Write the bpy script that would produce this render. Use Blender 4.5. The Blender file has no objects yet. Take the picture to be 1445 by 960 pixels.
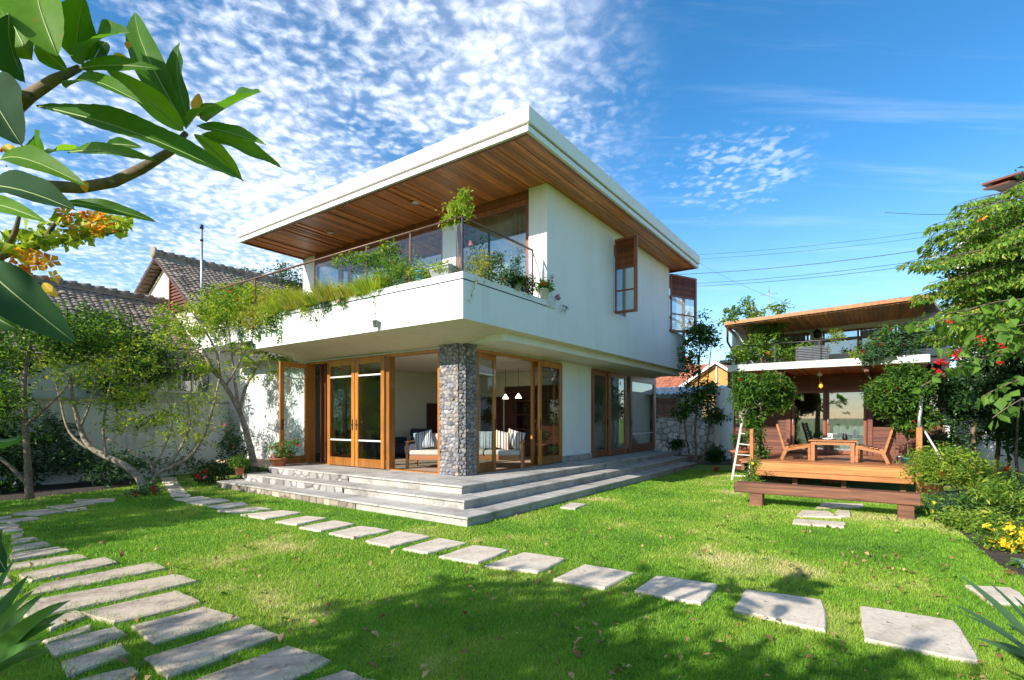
import bpy, math, random
import numpy as np
from mathutils import Vector, Matrix

SC = bpy.context.scene
COL = SC.collection
rad = math.radians

# ------------------------------------------------------------------ camera
cam_d = bpy.data.cameras.new('camera'); cam = bpy.data.objects.new('camera', cam_d); COL.objects.link(cam)
cam.location = (0, 0, 1.62); cam.rotation_euler = (rad(90), 0, 0)
cam_d.sensor_width = 36; cam_d.lens = 733 / 1445 * 36; cam_d.shift_y = 110 / 1445
cam_d.clip_start = 0.05; cam_d.clip_end = 3000
SC.camera = cam

# ------------------------------------------------------------------ world, sun, exposure
A0 = math.atan2(.8135, .5815)                      # the houses' own axis u, measured from world x
Ru = Vector((.5815, .8135, 0)); Rv = Vector((-.8135, .5815, 0))
SUN = (-Ru + .24 * Rv + Vector((0, 0, .53))).normalized()
sun_el = math.asin(SUN.z)
sun_rot = math.atan2(SUN.x, SUN.y)
world = bpy.data.worlds.new("World"); SC.world = world; world.use_nodes = True
nt = world.node_tree; N = nt.nodes; Lk = nt.links; N.clear()
def wn(t, **k):
    n = N.new(t)
    for a, b in k.items(): setattr(n, a, b)
    return n
def wm(op, a, b=None, c=None, clamp=False):
    n = N.new('ShaderNodeMath'); n.operation = op; n.use_clamp = clamp
    for i, x in enumerate((a, b, c)):
        if x is None: continue
        if isinstance(x, (int, float)): n.inputs[i].default_value = x
        else: Lk.new(x, n.inputs[i])
    return n.outputs[0]
sky = wn('ShaderNodeTexSky', sky_type='NISHITA', sun_disc=False)
sky.sun_elevation = sun_el; sky.sun_rotation = sun_rot
sky.air_density = 1.0; sky.dust_density = .25; sky.ozone_density = 3.5; sky.altitude = 300
hs = wn('ShaderNodeHueSaturation'); hs.inputs['Saturation'].default_value = 1.26; hs.inputs['Hue'].default_value = .495; hs.inputs['Value'].default_value = .84
Lk.new(sky.outputs[0], hs.inputs['Color'])
tc = wn('ShaderNodeTexCoord'); sep = wn('ShaderNodeSeparateXYZ'); Lk.new(tc.outputs['Generated'], sep.inputs[0])
dx, dy, dz = sep.outputs
zz = wm('ADD', wm('MAXIMUM', dz, 0.0), .06)
cmb = wn('ShaderNodeCombineXYZ'); Lk.new(wm('DIVIDE', dx, zz), cmb.inputs[0]); Lk.new(wm('DIVIDE', dy, zz), cmb.inputs[1])
def noise(scale, detail=4, rough=.55, dist=0, vec=None):
    n = wn('ShaderNodeTexNoise'); n.inputs['Scale'].default_value = scale; n.inputs['Detail'].default_value = detail
    n.inputs['Roughness'].default_value = rough; n.inputs['Distortion'].default_value = dist
    Lk.new(vec or cmb.outputs[0], n.inputs['Vector']); return n.outputs[0]
def sstep(x, a, b):
    n = wn('ShaderNodeMapRange', interpolation_type='SMOOTHSTEP'); n.inputs[1].default_value = a; n.inputs[2].default_value = b
    Lk.new(x, n.inputs[0]); return n.outputs[0]
puffs = noise(21, 5, .62, .4)
vor = wn('ShaderNodeTexVoronoi', feature='SMOOTH_F1'); vor.inputs['Scale'].default_value = 25; vor.inputs['Smoothness'].default_value = .6
wob = wn('ShaderNodeMixRGB', blend_type='ADD'); wob.inputs[0].default_value = .12
nw = wn('ShaderNodeTexNoise'); nw.inputs['Scale'].default_value = 9; nw.inputs['Detail'].default_value = 3; Lk.new(cmb.outputs[0], nw.inputs['Vector'])
Lk.new(cmb.outputs[0], wob.inputs[1]); Lk.new(nw.outputs['Color'], wob.inputs[2]); Lk.new(wob.outputs[0], vor.inputs['Vector'])
big = noise(1.3, 3, .5); big2 = noise(2.6, 4, .6, .6)
lon = wm('ADD', dx, wm('MULTIPLY', wm('ABSOLUTE', dy), -.225))        # <0: west of the cloud sheet's edge
lon = wm('ADD', lon, wm('MULTIPLY', wm('SUBTRACT', big, .5), .22))
sheet = wm('SUBTRACT', 1.0, sstep(lon, -.20, .08))
low = sstep(dz, .02, .32)
dens = wm('ADD', wm('MULTIPLY', puffs, .85), wm('MULTIPLY', wm('SUBTRACT', .62, vor.outputs['Distance']), .42))
dens = wm('ADD', dens, wm('MULTIPLY', wm('SUBTRACT', big, .5), .55))
cov = wm('MULTIPLY', sstep(wm('ADD', dens, wm('MULTIPLY', wm('SUBTRACT', big2, .5), .5)), .28, .86), wm('MULTIPLY', sheet, wm('ADD', wm('MULTIPLY', low, .75), .25)))
veil = wm('MULTIPLY', wm('MULTIPLY', sheet, .34), sstep(big, .30, .70))
# a small patch of puffs and a few long wisps in the clear part of the sky
px_ = wm('SUBTRACT', dx, .36); pz_ = wm('SUBTRACT', dz, .40)
pr = wm('ADD', wm('MULTIPLY', wm('MULTIPLY', px_, px_), 70), wm('MULTIPLY', wm('MULTIPLY', pz_, pz_), 190))
pr = wm('ADD', pr, wm('MULTIPLY', wm('SUBTRACT', noise(5, 3), .5), 2.6))
patch = wm('MULTIPLY', wm('SUBTRACT', 1.0, sstep(pr, -.1, 1.1)), sstep(dens, .42, .7))
patch = wm('MULTIPLY', patch, sstep(dy, .2, .5))
mp = wn('ShaderNodeMapping'); mp.inputs['Rotation'].default_value = (0, 0, rad(32)); mp.inputs['Scale'].default_value = (.35, 3.2, 1)
Lk.new(cmb.outputs[0], mp.inputs[0])
wisp = sstep(noise(2.0, 6, .62, .35, mp.outputs[0]), .50, .78)
wisp = wm('MULTIPLY', wisp, .13)
lowveil = wm('MULTIPLY', wm('SUBTRACT', 1.0, sstep(dz, .0, .42)), .24)
tot = wm('ADD', wm('MULTIPLY', cov, .80), veil, clamp=True)
tot = wm('MAXIMUM', tot, wm('MULTIPLY', patch, .36)); tot = wm('MAXIMUM', tot, wm('ADD', wisp, lowveil))
shade = wm('ADD', wm('MULTIPLY', noise(7, 4, .5), .5), .72)
ccol = wn('ShaderNodeMixRGB', blend_type='MULTIPLY'); ccol.inputs[0].default_value = 1
ccol.inputs[1].default_value = (4.9, 5.2, 5.8, 1)
Lk.new(shade, ccol.inputs[2])
mixc = wn('ShaderNodeMixRGB'); Lk.new(tot, mixc.inputs[0]); Lk.new(hs.outputs[0], mixc.inputs[1]); Lk.new(ccol.outputs[0], mixc.inputs[2])
bg = wn('ShaderNodeBackground'); bg.inputs[1].default_value = .15
out = wn('ShaderNodeOutputWorld'); Lk.new(mixc.outputs[0], bg.inputs[0]); Lk.new(bg.outputs[0], out.inputs[0])

sl = bpy.data.lights.new('sun', 'SUN'); sl.energy = 4.3; sl.angle = rad(.5); sl.color = (1, .93, .82)
so = bpy.data.objects.new('sun', sl); COL.objects.link(so); so.location = (-20, -20, 20)
so.rotation_euler = (-SUN).to_track_quat('-Z', 'Y').to_euler()
SC.view_settings.view_transform = 'Standard'; SC.view_settings.look = 'None'
SC.view_settings.exposure = .88; SC.view_settings.gamma = 1; SC.view_settings.use_curve_mapping = False
SC.cycles.max_bounces = 8; SC.cycles.transparent_max_bounces = 16; SC.cycles.sample_clamp_indirect = 6
SC.cycles.caustics_reflective = False; SC.cycles.caustics_refractive = False
try: SC.cycles.use_denoising = True
except Exception: pass

# ------------------------------------------------------------------ frames and builders
UV = Matrix.Translation((-1.0, 10.46, 0)) @ Matrix.Rotation(A0, 4, 'Z')     # u, v, z: the garden's building grid
XY = Matrix.Identity(4)
def P(px, py, d): return Vector(((px - 722) / 733 * d, d, 1.62 + (590 - py) / 733 * d))
def W(u, v, z=0): return UV @ Vector((u, v, z))

def tag(o, label=None, cat=None, group=None, kind=None):
    if label: o['label'] = label
    if cat: o['category'] = cat
    if group: o['group'] = group
    if kind: o['kind'] = kind
    return o
MATW = {}
def thing(name, label, cat, loc, rotz=0, group=None, frame=UV):
    o = bpy.data.objects.new(name, None); COL.objects.link(o); o.empty_display_size = .2
    m = frame @ Matrix.Translation(loc) @ Matrix.Rotation(rotz, 4, 'Z')
    o.location = m.to_translation(); o.rotation_euler = m.to_euler(); MATW[o.name] = m
    return tag(o, label, cat, group)
def copy_tree(o, m, label, parent=None):
    c = o.copy(); COL.objects.link(c)
    if parent: c.parent = parent
    else:
        c.location = m.to_translation(); c.rotation_euler = m.to_euler(); MATW[c.name] = m; c['label'] = label
    for ch in list(o.children): copy_tree(ch, None, None, c)
    return c

class MB:
    def __init__(s): s.v = []; s.f = []; s.sm = []; s.col = None
    def add(s, vs, fs, smooth=False):
        b = len(s.v); s.v += [tuple(x) for x in vs]; s.f += [tuple(i + b for i in f) for f in fs]; s.sm += [smooth] * len(fs); return s
    def box(s, x0, x1, y0, y1, z0, z1, m=None, bev=0):
        x0, x1 = min(x0, x1), max(x0, x1); y0, y1 = min(y0, y1), max(y0, y1); z0, z1 = min(z0, z1), max(z0, z1)
        b = min(bev, (x1-x0)*.4, (y1-y0)*.4, (z1-z0)*.4)
        if b <= 0:
            vs = [Vector((x, y, z)) for z in (z0, z1) for y in (y0, y1) for x in (x0, x1)]
            fs = [(0, 2, 3, 1), (4, 5, 7, 6), (0, 1, 5, 4), (2, 6, 7, 3), (0, 4, 6, 2), (1, 3, 7, 5)]
        else:                                            # chamfered box
            vs = []; fs = []
            idx = {}
            for sx in (0, 1):
                for sy in (0, 1):
                    for sz in (0, 1):
                        X = (x0, x1)[sx]; Y = (y0, y1)[sy]; Z = (z0, z1)[sz]
                        ix = b if sx == 0 else -b; iy = b if sy == 0 else -b; iz = b if sz == 0 else -b
                        idx[sx, sy, sz, 'x'] = len(vs); vs.append(Vector((X, Y+iy, Z+iz)))
                        idx[sx, sy, sz, 'y'] = len(vs); vs.append(Vector((X+ix, Y, Z+iz)))
                        idx[sx, sy, sz, 'z'] = len(vs); vs.append(Vector((X+ix, Y+iy, Z)))
            I = idx
            for k in (0, 1):
                q = [I[k, 0, 0, 'x'], I[k, 1, 0, 'x'], I[k, 1, 1, 'x'], I[k, 0, 1, 'x']]; fs.append(q if k else q[::-1])
                q = [I[0, k, 0, 'y'], I[1, k, 0, 'y'], I[1, k, 1, 'y'], I[0, k, 1, 'y']]; fs.append(q if not k else q[::-1])
                q = [I[0, 0, k, 'z'], I[1, 0, k, 'z'], I[1, 1, k, 'z'], I[0, 1, k, 'z']]; fs.append(q if k else q[::-1])
            for a in (0, 1):
                for c in (0, 1):
                    fs.append([I[a, c, 0, 'x'], I[a, c, 1, 'x'], I[a, c, 1, 'y'], I[a, c, 0, 'y']])
                    fs.append([I[a, 0, c, 'x'], I[a, 1, c, 'x'], I[a, 1, c, 'z'], I[a, 0, c, 'z']])
                    fs.append([I[0, a, c, 'y'], I[1, a, c, 'y'], I[1, a, c, 'z'], I[0, a, c, 'z']])
                    for d in (0, 1): fs.append([I[a, c, d, 'x'], I[a, c, d, 'y'], I[a, c, d, 'z']])
        if m is not None: vs = [m @ v for v in vs]
        return s.add(vs, fs)
    def beam(s, a, b, w, h, up=(0, 0, 1), bev=0):        # box along a->b
        a = Vector(a); b = Vector(b); d = b - a; L = d.length
        x = d.normalized(); up = Vector(up)
        if abs(x.dot(up)) > .95: up = Vector((0, 1, 0)) if abs(x.y) < .9 else Vector((1, 0, 0))
        y = up.cross(x).normalized(); z = x.cross(y)
        m = Matrix((( x.x, y.x, z.x, a.x), (x.y, y.y, z.y, a.y), (x.z, y.z, z.z, a.z), (0, 0, 0, 1)))
        return s.box(0, L, -w/2, w/2, -h/2, h/2, m, bev)
    def prism(s, poly, z0, z1, m=None, bev=0):           # poly: list of (x, y), counter-clockwise from above
        n = len(poly); c = Vector((sum(p[0] for p in poly)/n, sum(p[1] for p in poly)/n))
        vs = []; fs = []
        rings = [(z0, 0), (z1 - bev, 0), (z1, bev)] if bev else [(z0, 0), (z1, 0)]
        for z, i in rings:
            for p in poly:
                q = Vector(p[:2]) ; d = (c - q); q = q + d.normalized() * i
                vs.append(Vector((q.x, q.y, z)))
        for r in range(len(rings)-1):
            for i in range(n): fs.append((r*n+i, r*n+(i+1) % n, (r+1)*n+(i+1) % n, (r+1)*n+i))
        fs.append(tuple(range(n))[::-1]); fs.append(tuple((len(rings)-1)*n+i for i in range(n)))
        if m is not None: vs = [m @ v for v in vs]
        return s.add(vs, fs)
    def tube(s, pts, r, seg=7, cap=True):
        pts = [Vector(p) for p in pts]; n = len(pts)
        if isinstance(r, (int, float)): r = [r]*n
        vs = []; fs = []; pu = None
        for i, p in enumerate(pts):
            t = (pts[min(i+1, n-1)] - pts[max(i-1, 0)])
            t = t.normalized() if t.length > 1e-9 else Vector((0, 0, 1))
            if pu is None: pu = t.orthogonal().normalized()
            u = (pu - t * pu.dot(t)); u = u.normalized() if u.length > 1e-6 else t.orthogonal().normalized(); pu = u
            w = t.cross(u)
            for k in range(seg):
                a = 2*math.pi*k/seg; vs.append(p + (u*math.cos(a) + w*math.sin(a))*r[i])
        for i in range(n-1):
            for k in range(seg): fs.append((i*seg+k, i*seg+(k+1) % seg, (i+1)*seg+(k+1) % seg, (i+1)*seg+k))
        if cap: fs.append(tuple(range(seg))[::-1]); fs.append(tuple((n-1)*seg+k for k in range(seg)))
        return s.add(vs, fs, True)
    def lathe(s, prof, c=(0, 0, 0), seg=16, m=None):
        vs = []; fs = []; n = len(prof)
        for rr, z in prof:
            for k in range(seg):
                a = 2*math.pi*k/seg; vs.append(Vector((c[0]+rr*math.cos(a), c[1]+rr*math.sin(a), c[2]+z)))
        for i in range(n-1):
            for k in range(seg): fs.append((i*seg+k, i*seg+(k+1) % seg, (i+1)*seg+(k+1) % seg, (i+1)*seg+k))
        fs.append(tuple(range(seg))[::-1]); fs.append(tuple((n-1)*seg+k for k in range(seg)))
        if m is not None: vs = [m @ v for v in vs]
        return s.add(vs, fs, True)
    def np(s, V, F, smooth=False):                       # numpy arrays
        s.nv = V; s.nf = F; s.nsm = smooth; return s

def make_mesh(name, V, F, mat, smooth=None, colors=None):
    me = bpy.data.meshes.new(name)
    V = np.asarray(V, dtype=np.float32)
    if isinstance(F, np.ndarray):
        me.vertices.add(len(V)); me.vertices.foreach_set('co', V.ravel())
        m, k = F.shape
        me.loops.add(m*k); me.loops.foreach_set('vertex_index', F.ravel().astype(np.int32))
        me.polygons.add(m); me.polygons.foreach_set('loop_start', np.arange(0, m*k, k, dtype=np.int32))
        me.polygons.foreach_set('loop_total', np.full(m, k, dtype=np.int32))
        if smooth is not None and np.any(smooth): me.polygons.foreach_set('use_smooth', np.ones(m, dtype=bool))
        else: me.polygons.foreach_set('use_smooth', np.zeros(m, dtype=bool))
        me.update(calc_edges=True)
    else:
        me.from_pydata(V.tolist(), [], F)
        if smooth is not None: me.polygons.foreach_set('use_smooth', np.array(smooth, dtype=bool))
    if colors is not None:
        ca = me.color_attributes.new('Col', 'FLOAT_COLOR', 'POINT')
        c4 = np.ones((len(V), 4), dtype=np.float32); c4[:, :3] = colors; ca.data.foreach_set('color', c4.ravel())
    if mat: me.materials.append(mat)
    me.validate(clean_customdata=False)
    return me
def obj(name, mb, mat, parent=None, frame=UV, label=None, cat=None, group=None, kind=None, origin=None, colors=None):
    """one mesh object; vertices are given in 'frame' (a matrix, or 'local' to the parent)"""
    if hasattr(mb, 'nv'): V = np.asarray(mb.nv, float); F = mb.nf; sm = mb.nsm
    else: V = np.array([tuple(v) for v in mb.v], float); F = mb.f; sm = mb.sm
    if frame == 'local': M = np.eye(4); pm = None
    else:
        M = np.array(frame)
    Vw = V @ M[:3, :3].T + M[:3, 3]
    o = bpy.data.objects.new(name, None if False else bpy.data.meshes.new('tmp'))
    if parent is not None:
        if frame != 'local':
            inv = np.array(world_of(parent).inverted()); Vw = Vw @ inv[:3, :3].T + inv[:3, 3]
        o.parent = parent
    elif kind != 'structure' or origin is not None:
        if origin is None:
            lo = Vw.min(0); hi = Vw.max(0); origin = ((lo[0]+hi[0])/2, (lo[1]+hi[1])/2, lo[2])
        o.location = origin; Vw = Vw - np.array(origin)
    old = o.data
    o.data = make_mesh(name, Vw, F, mat, sm, colors)
    bpy.data.meshes.remove(old)
    COL.objects.link(o)
    return tag(o, label, cat, group, kind)
def world_of(o):
    m = MATW.get(o.name)
    if m is None: m = Matrix.Translation(o.location)
    if o.parent: m = world_of(o.parent) @ (Matrix.Translation(o.location) if o.name not in MATW else m)
    return m

# ------------------------------------------------------------------ materials
def new_mat(name):
    m = bpy.data.materials.new(name); m.use_nodes = True; t = m.node_tree; t.nodes.clear()
    o = t.nodes.new('ShaderNodeOutputMaterial'); b = t.nodes.new('ShaderNodeBsdfPrincipled'); t.links.new(b.outputs[0], o.inputs[0])
    return m, t, b, o
def nd(t, typ, **k):
    n = t.nodes.new(typ)
    for a, b in k.items():
        if a.startswith('i_'):
            key = a[2:].replace('_', ' ')
            n.inputs[int(key) if key.isdigit() else key].default_value = b
        else: setattr(n, a, b)
    return n
def rgb(c, k=1): return (c[0]*k, c[1]*k, c[2]*k, 1)
def ramp(t, fac, stops):
    r = nd(t, 'ShaderNodeValToRGB'); e = r.color_ramp.elements
    while len(e) < len(stops): e.new(.5)
    for el, (p, c) in zip(e, stops): el.position = p; el.color = rgb(c)
    t.links.new(fac, r.inputs[0]); return r.outputs[0]
def coords(t, scale=(1, 1, 1), rot=(0, 0, 0), kind='Object'):
    c = nd(t, 'ShaderNodeTexCoord'); m = nd(t, 'ShaderNodeMapping'); m.inputs['Scale'].default_value = scale; m.inputs['Rotation'].default_value = rot
    t.links.new(c.outputs[kind], m.inputs[0]); return m.outputs[0]
def ntex(t, vec, scale, detail=4, rough=.6, dist=0):
    n = nd(t, 'ShaderNodeTexNoise', i_Scale=scale, i_Detail=detail, i_Roughness=rough, i_Distortion=dist); t.links.new(vec, n.inputs['Vector']); return n.outputs[0]
def bump(t, b, h, s=.3, d=.01):
    n = nd(t, 'ShaderNodeBump', i_Strength=s, i_Distance=d); t.links.new(h, n.inputs['Height']); t.links.new(n.outputs[0], b.inputs['Normal']); return n
def plain(name, c, rough=.6, var=.12, scale=3, bmp=.15, bs=40, metal=0, stains=None, coat=0):
    m, t, b, o = new_mat(name); v = coords(t)
    n1 = ntex(t, v, scale, 5, .65)
    c2 = stains or tuple(x*(1-var*2) for x in c)
    col = ramp(t, n1, [(.32, c2), (.58, c), (.8, tuple(min(1, x*(1+var)) for x in c))])
    t.links.new(col, b.inputs['Base Color'])
    b.inputs['Roughness'].default_value = rough; b.inputs['Metallic'].default_value = metal
    if coat: b.inputs['Coat Weight'].default_value = coat
    if bmp: bump(t, b, ntex(t, v, bs, 3), bmp, .004)
    return m
def wood(name, c, dark, axis=0, rough=.45, gs=9, island=True, coat=.0):
    m, t, b, o = new_mat(name)
    s = [gs*2.2]*3; s[axis] = gs*.12
    v = coords(t, tuple(s))
    g = ntex(t, v, 1.6, 6, .65, .6)
    geo = nd(t, 'ShaderNodeNewGeometry')
    col = ramp(t, g, [(.3, dark), (.5, tuple((a+b_)/2 for a, b_ in zip(c, dark))), (.68, c)])
    if island:
        mr = nd(t, 'ShaderNodeMapRange', i_3=.62, i_4=1.28); t.links.new(geo.outputs['Random Per Island'], mr.inputs[0])
        mx = nd(t, 'ShaderNodeMixRGB', blend_type='MULTIPLY', i_0=1.0); t.links.new(col, mx.inputs[1]); t.links.new(mr.outputs[0], mx.inputs[2]); col = mx.outputs[0]
    kn = ntex(t, coords(t, (3, 3, 3)), 1.2, 3)
    mx2 = nd(t, 'ShaderNodeMixRGB', blend_type='MULTIPLY', i_0=.35); t.links.new(col, mx2.inputs[1]); t.links.new(kn, mx2.inputs[2])
    t.links.new(mx2.outputs[0], b.inputs['Base Color']); b.inputs['Roughness'].default_value = rough
    if coat: b.inputs['Coat Weight'].default_value = coat
    bump(t, b, g, .25, .003); return m
def leafm(name, dark, light, trans=.35, rough=.45, extra=None):
    m, t, b, o = new_mat(name); geo = nd(t, 'ShaderNodeNewGeometry')
    st = [(0, dark), (.55, tuple((x+y)/2 for x, y in zip(dark, light))), (.92 if extra else 1, light)]
    if extra: st += [(.96, extra)]
    col = ramp(t, geo.outputs['Random Per Island'], st)
    t.links.new(col, b.inputs['Base Color']); b.inputs['Roughness'].default_value = rough; b.inputs['Specular IOR Level'].default_value = .22
    tr = nd(t, 'ShaderNodeBsdfTranslucent'); g = nd(t, 'ShaderNodeMixRGB', blend_type='MULTIPLY', i_0=1.0); g.inputs[2].default_value = (1.6, 1.5, .5, 1)
    t.links.new(col, g.inputs[1]); t.links.new(g.outputs[0], tr.inputs[0])
    mx = nd(t, 'ShaderNodeMixShader', i_0=trans); t.links.new(b.outputs[0], mx.inputs[1]); t.links.new(tr.outputs[0], mx.inputs[2]); t.links.new(mx.outputs[0], o.inputs[0])
    return m
def vcol(name, rough=.85, bs=60, bmp=.4):
    m, t, b, o = new_mat(name); a = nd(t, 'ShaderNodeVertexColor', layer_name='Col'); n = ntex(t, coords(t), bs, 5, .7)
    mr = nd(t, 'ShaderNodeMapRange', i_3=.55, i_4=1.4); t.links.new(n, mr.inputs[0])
    mx = nd(t, 'ShaderNodeMixRGB', blend_type='MULTIPLY', i_0=1.0); t.links.new(a.outputs[0], mx.inputs[1]); t.links.new(mr.outputs[0], mx.inputs[2])
    t.links.new(mx.outputs[0], b.inputs['Base Color']); b.inputs['Roughness'].default_value = rough; bump(t, b, n, bmp, .01); return m
def glassm(name, tint=(.9, .95, .95), refl=1.0, ior=1.5, body=0.0, bodyc=(.02, .03, .03)):
    m, t, b, o = new_mat(name); t.nodes.remove(b)
    lw = nd(t, 'ShaderNodeLayerWeight', i_Blend=.5); fr = nd(t, 'ShaderNodeMath', operation='POWER'); fr.inputs[1].default_value = 4.0; t.links.new(lw.outputs['Facing'], fr.inputs[0]); tr = nd(t, 'ShaderNodeBsdfTransparent'); tr.inputs[0].default_value = rgb(tint)
    gl = nd(t, 'ShaderNodeBsdfGlossy', i_Roughness=.005)
    mu = nd(t, 'ShaderNodeMath', operation='MULTIPLY_ADD', use_clamp=True); mu.inputs[1].default_value = .9; mu.inputs[2].default_value = .04*refl; t.links.new(fr.outputs[0], mu.inputs[0])
    mx = nd(t, 'ShaderNodeMixShader'); t.links.new(mu.outputs[0], mx.inputs[0]); t.links.new(tr.outputs[0], mx.inputs[1]); t.links.new(gl.outputs[0], mx.inputs[2])
    t.links.new(mx.outputs[0], o.inputs[0]); return m
M = {}
def plaster(name, c, stain):
    m, t, b, o = new_mat(name); v = coords(t)
    n1 = ntex(t, v, .8, 6, .7); n2 = ntex(t, coords(t, (3.5, 3.5, .35)), 1.0, 5, .65)
    mul = nd(t, 'ShaderNodeMath', operation='MULTIPLY'); t.links.new(n1, mul.inputs[0]); t.links.new(n2, mul.inputs[1])
    col = ramp(t, mul.outputs[0], [(.10, stain), (.25, c), (.6, c)])
    t.links.new(col, b.inputs['Base Color']); b.inputs['Roughness'].default_value = .8; bump(t, b, ntex(t, v, 55, 4), .12, .004); return m
M['white'] = plaster('white plaster', (.81, .81, .81), (.73, .725, .71))
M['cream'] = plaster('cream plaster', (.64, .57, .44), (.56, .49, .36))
M['oldwhite'] = plaster('weathered white plaster', (.66, .66, .64), (.30, .29, .26))
M['inwall'] = plain('interior paint', (.76, .74, .69), .8, .04)
M['inbrown'] = wood('interior brown panelling', (.12, .035, .022), (.05, .015, .01), 2)
M['soffit'] = wood('cedar soffit boards', (.92, .35, .11), (.50, .15, .04), 0, .42, 7)
M['frame'] = wood('varnished door timber', (.56, .235, .045), (.34, .11, .02), 2, .3, 6, True, .3)
M['frameright'] = wood('worn orange timber', (.46, .16, .05), (.24, .075, .025), 2, .4, 6)
M['framedark'] = wood('reddish window timber', (.34, .105, .045), (.17, .05, .022), 2, .4, 6)
M['fasc'] = wood('oiled fascia timber', (.60, .24, .07), (.36, .12, .03), 1, .5, 6)
M['deck'] = wood('deck timber', (.52, .22, .10), (.25, .09, .04), 1, .55, 6)
M['beam'] = wood('weathered beam timber', (.30, .12, .06), (.07, .03, .018), 1, .7, 6)
M['furn'] = wood('oiled chair timber', (.55, .23, .08), (.32, .11, .035), 0, .45, 6)
M['clad'] = wood('reddish cladding', (.24, .075, .04), (.12, .035, .02), 1, .6, 6)
M['glass'] = glassm('door glass', (.86, .92, .90), 2.2)
M['glassup'] = glassm('upper window glass', (.80, .86, .86), 4.5, 1.55)
M['railglass'] = glassm('railing glass', (.95, .98, .98), 1.2)
M['metal'] = plain('dark metal', (.05, .05, .055), .4, .1, metal=.8)
M['railmetal'] = plain('brown metal rail', (.17, .09, .065), .45, .2, metal=.2)
M['galv'] = plain('galvanised metal', (.45, .46, .47), .45, .15, metal=.6)
M['whitemetal'] = plain('white painted metal', (.72, .72, .70), .4, .1)
M['terra'] = plain('terracotta', (.42, .14, .06), .8, .2, 8)
M['bark'] = plain('bark', (.20, .145, .10), .9, .35, 14, .9, 30, stains=(.07, .05, .035))
M['barkpale'] = plain('pale bark', (.30, .25, .19), .9, .3, 12, .8, 30, stains=(.12, .09, .065))
M['soil'] = plain('soil', (.055, .04, .028), .95, .35, 12, .8, 30)
M['vcol'] = vcol('rubble stone')
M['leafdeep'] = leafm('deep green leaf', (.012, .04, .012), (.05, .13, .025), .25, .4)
M['leafmid'] = leafm('mid green leaf', (.045, .115, .018), (.18, .33, .045), .4)
M['leaflime'] = leafm('lime leaf', (.14, .24, .025), (.42, .52, .07), .45, .5, (.55, .45, .10))
M['leafdry'] = leafm('dry grassy leaf', (.16, .22, .03), (.46, .44, .09), .4, .6, (.6, .45, .2))
M['leafgrey'] = leafm('blue green leaf', (.03, .075, .04), (.10, .20, .10), .3)
M['red'] = leafm('red petal', (.40, .012, .012), (.62, .03, .03), .3)
M['pink'] = leafm('pink petal', (.55, .05, .12), (.85, .35, .40), .3)
M['yellow'] = leafm('yellow petal', (.75, .50, .02), (.90, .72, .05), .3)
M['orange'] = leafm('orange berry', (.65, .12, .02), (.85, .45, .05), .2)
M['purple'] = leafm('purple petal', (.18, .02, .12), (.35, .05, .2), .2)

def cut_stone(name, c, stain, pits=0):
    m, t, b, o = new_mat(name); v = coords(t)
    n1 = ntex(t, v, 2.2, 7, .7); n2 = ntex(t, v, 18, 6, .7); n3 = ntex(t, v, .6, 3, .5)
    col = ramp(t, n1, [(.3, stain), (.5, c), (.75, tuple(min(.95, x*1.15) for x in c))])
    mr = nd(t, 'ShaderNodeMapRange', i_3=.72, i_4=1.2); t.links.new(n2, mr.inputs[0])
    mx = nd(t, 'ShaderNodeMixRGB', blend_type='MULTIPLY', i_0=1.0); t.links.new(col, mx.inputs[1]); t.links.new(mr.outputs[0], mx.inputs[2])
    geo = nd(t, 'ShaderNodeNewGeometry'); mr2 = nd(t, 'ShaderNodeMapRange', i_3=.84, i_4=1.1); t.links.new(geo.outputs['Random Per Island'], mr2.inputs[0])
    mx2 = nd(t, 'ShaderNodeMixRGB', blend_type='MULTIPLY', i_0=1.0); t.links.new(mx.outputs[0], mx2.inputs[1]); t.links.new(mr2.outputs[0], mx2.inputs[2])
    if pits:
        pn = ntex(t, v, 26, 3, .6); pr_ = ramp(t, pn, [(.28, (.25, .23, .2)), (.36, (1, 1, 1)), (1, (1, 1, 1))])
        vr = nd(t, 'ShaderNodeTexVoronoi', feature='DISTANCE_TO_EDGE', i_Scale=1.7); wv = nd(t, 'ShaderNodeMixRGB', blend_type='ADD', i_0=.35); t.links.new(v, wv.inputs[1]); t.links.new(ntex(t, v, 4, 5, .7), wv.inputs[2]); t.links.new(wv.outputs[0], vr.inputs['Vector'])
        ck = ramp(t, vr.outputs['Distance'], [(0, (.35, .3, .27)), (.012, (1, 1, 1)), (1, (1, 1, 1))])
        m3 = nd(t, 'ShaderNodeMixRGB', blend_type='MULTIPLY', i_0=1.0); t.links.new(mx2.outputs[0], m3.inputs[1]); t.links.new(pr_, m3.inputs[2])
        mx2 = nd(t, 'ShaderNodeMixRGB', blend_type='MULTIPLY', i_0=pits); t.links.new(m3.outputs[0], mx2.inputs[1]); t.links.new(ck, mx2.inputs[2])
    t.links.new(mx2.outputs[0], b.inputs['Base Color']); b.inputs['Roughness'].default_value = .85; bump(t, b, n2, .6, .008); return m
M['terrace'] = cut_stone('grey cut stone', (.43, .405, .37), (.19, .175, .16))
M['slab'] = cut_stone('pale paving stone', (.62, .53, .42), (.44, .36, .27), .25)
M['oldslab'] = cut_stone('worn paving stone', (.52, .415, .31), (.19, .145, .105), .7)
M['tilefloor'] = cut_stone('interior floor tile', (.42, .30, .22), (.34, .24, .17))
M['rooftile'] = cut_stone('grey brown roof tile', (.31, .245, .195), (.13, .10, .08))
M['redtile'] = cut_stone('red roof tile', (.42, .15, .08), (.22, .07, .04))
M['sheetroof'] = plain('corrugated sheet', (.50, .52, .54), .5, .25, 3, .1, stains=(.22, .2, .18))

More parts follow.
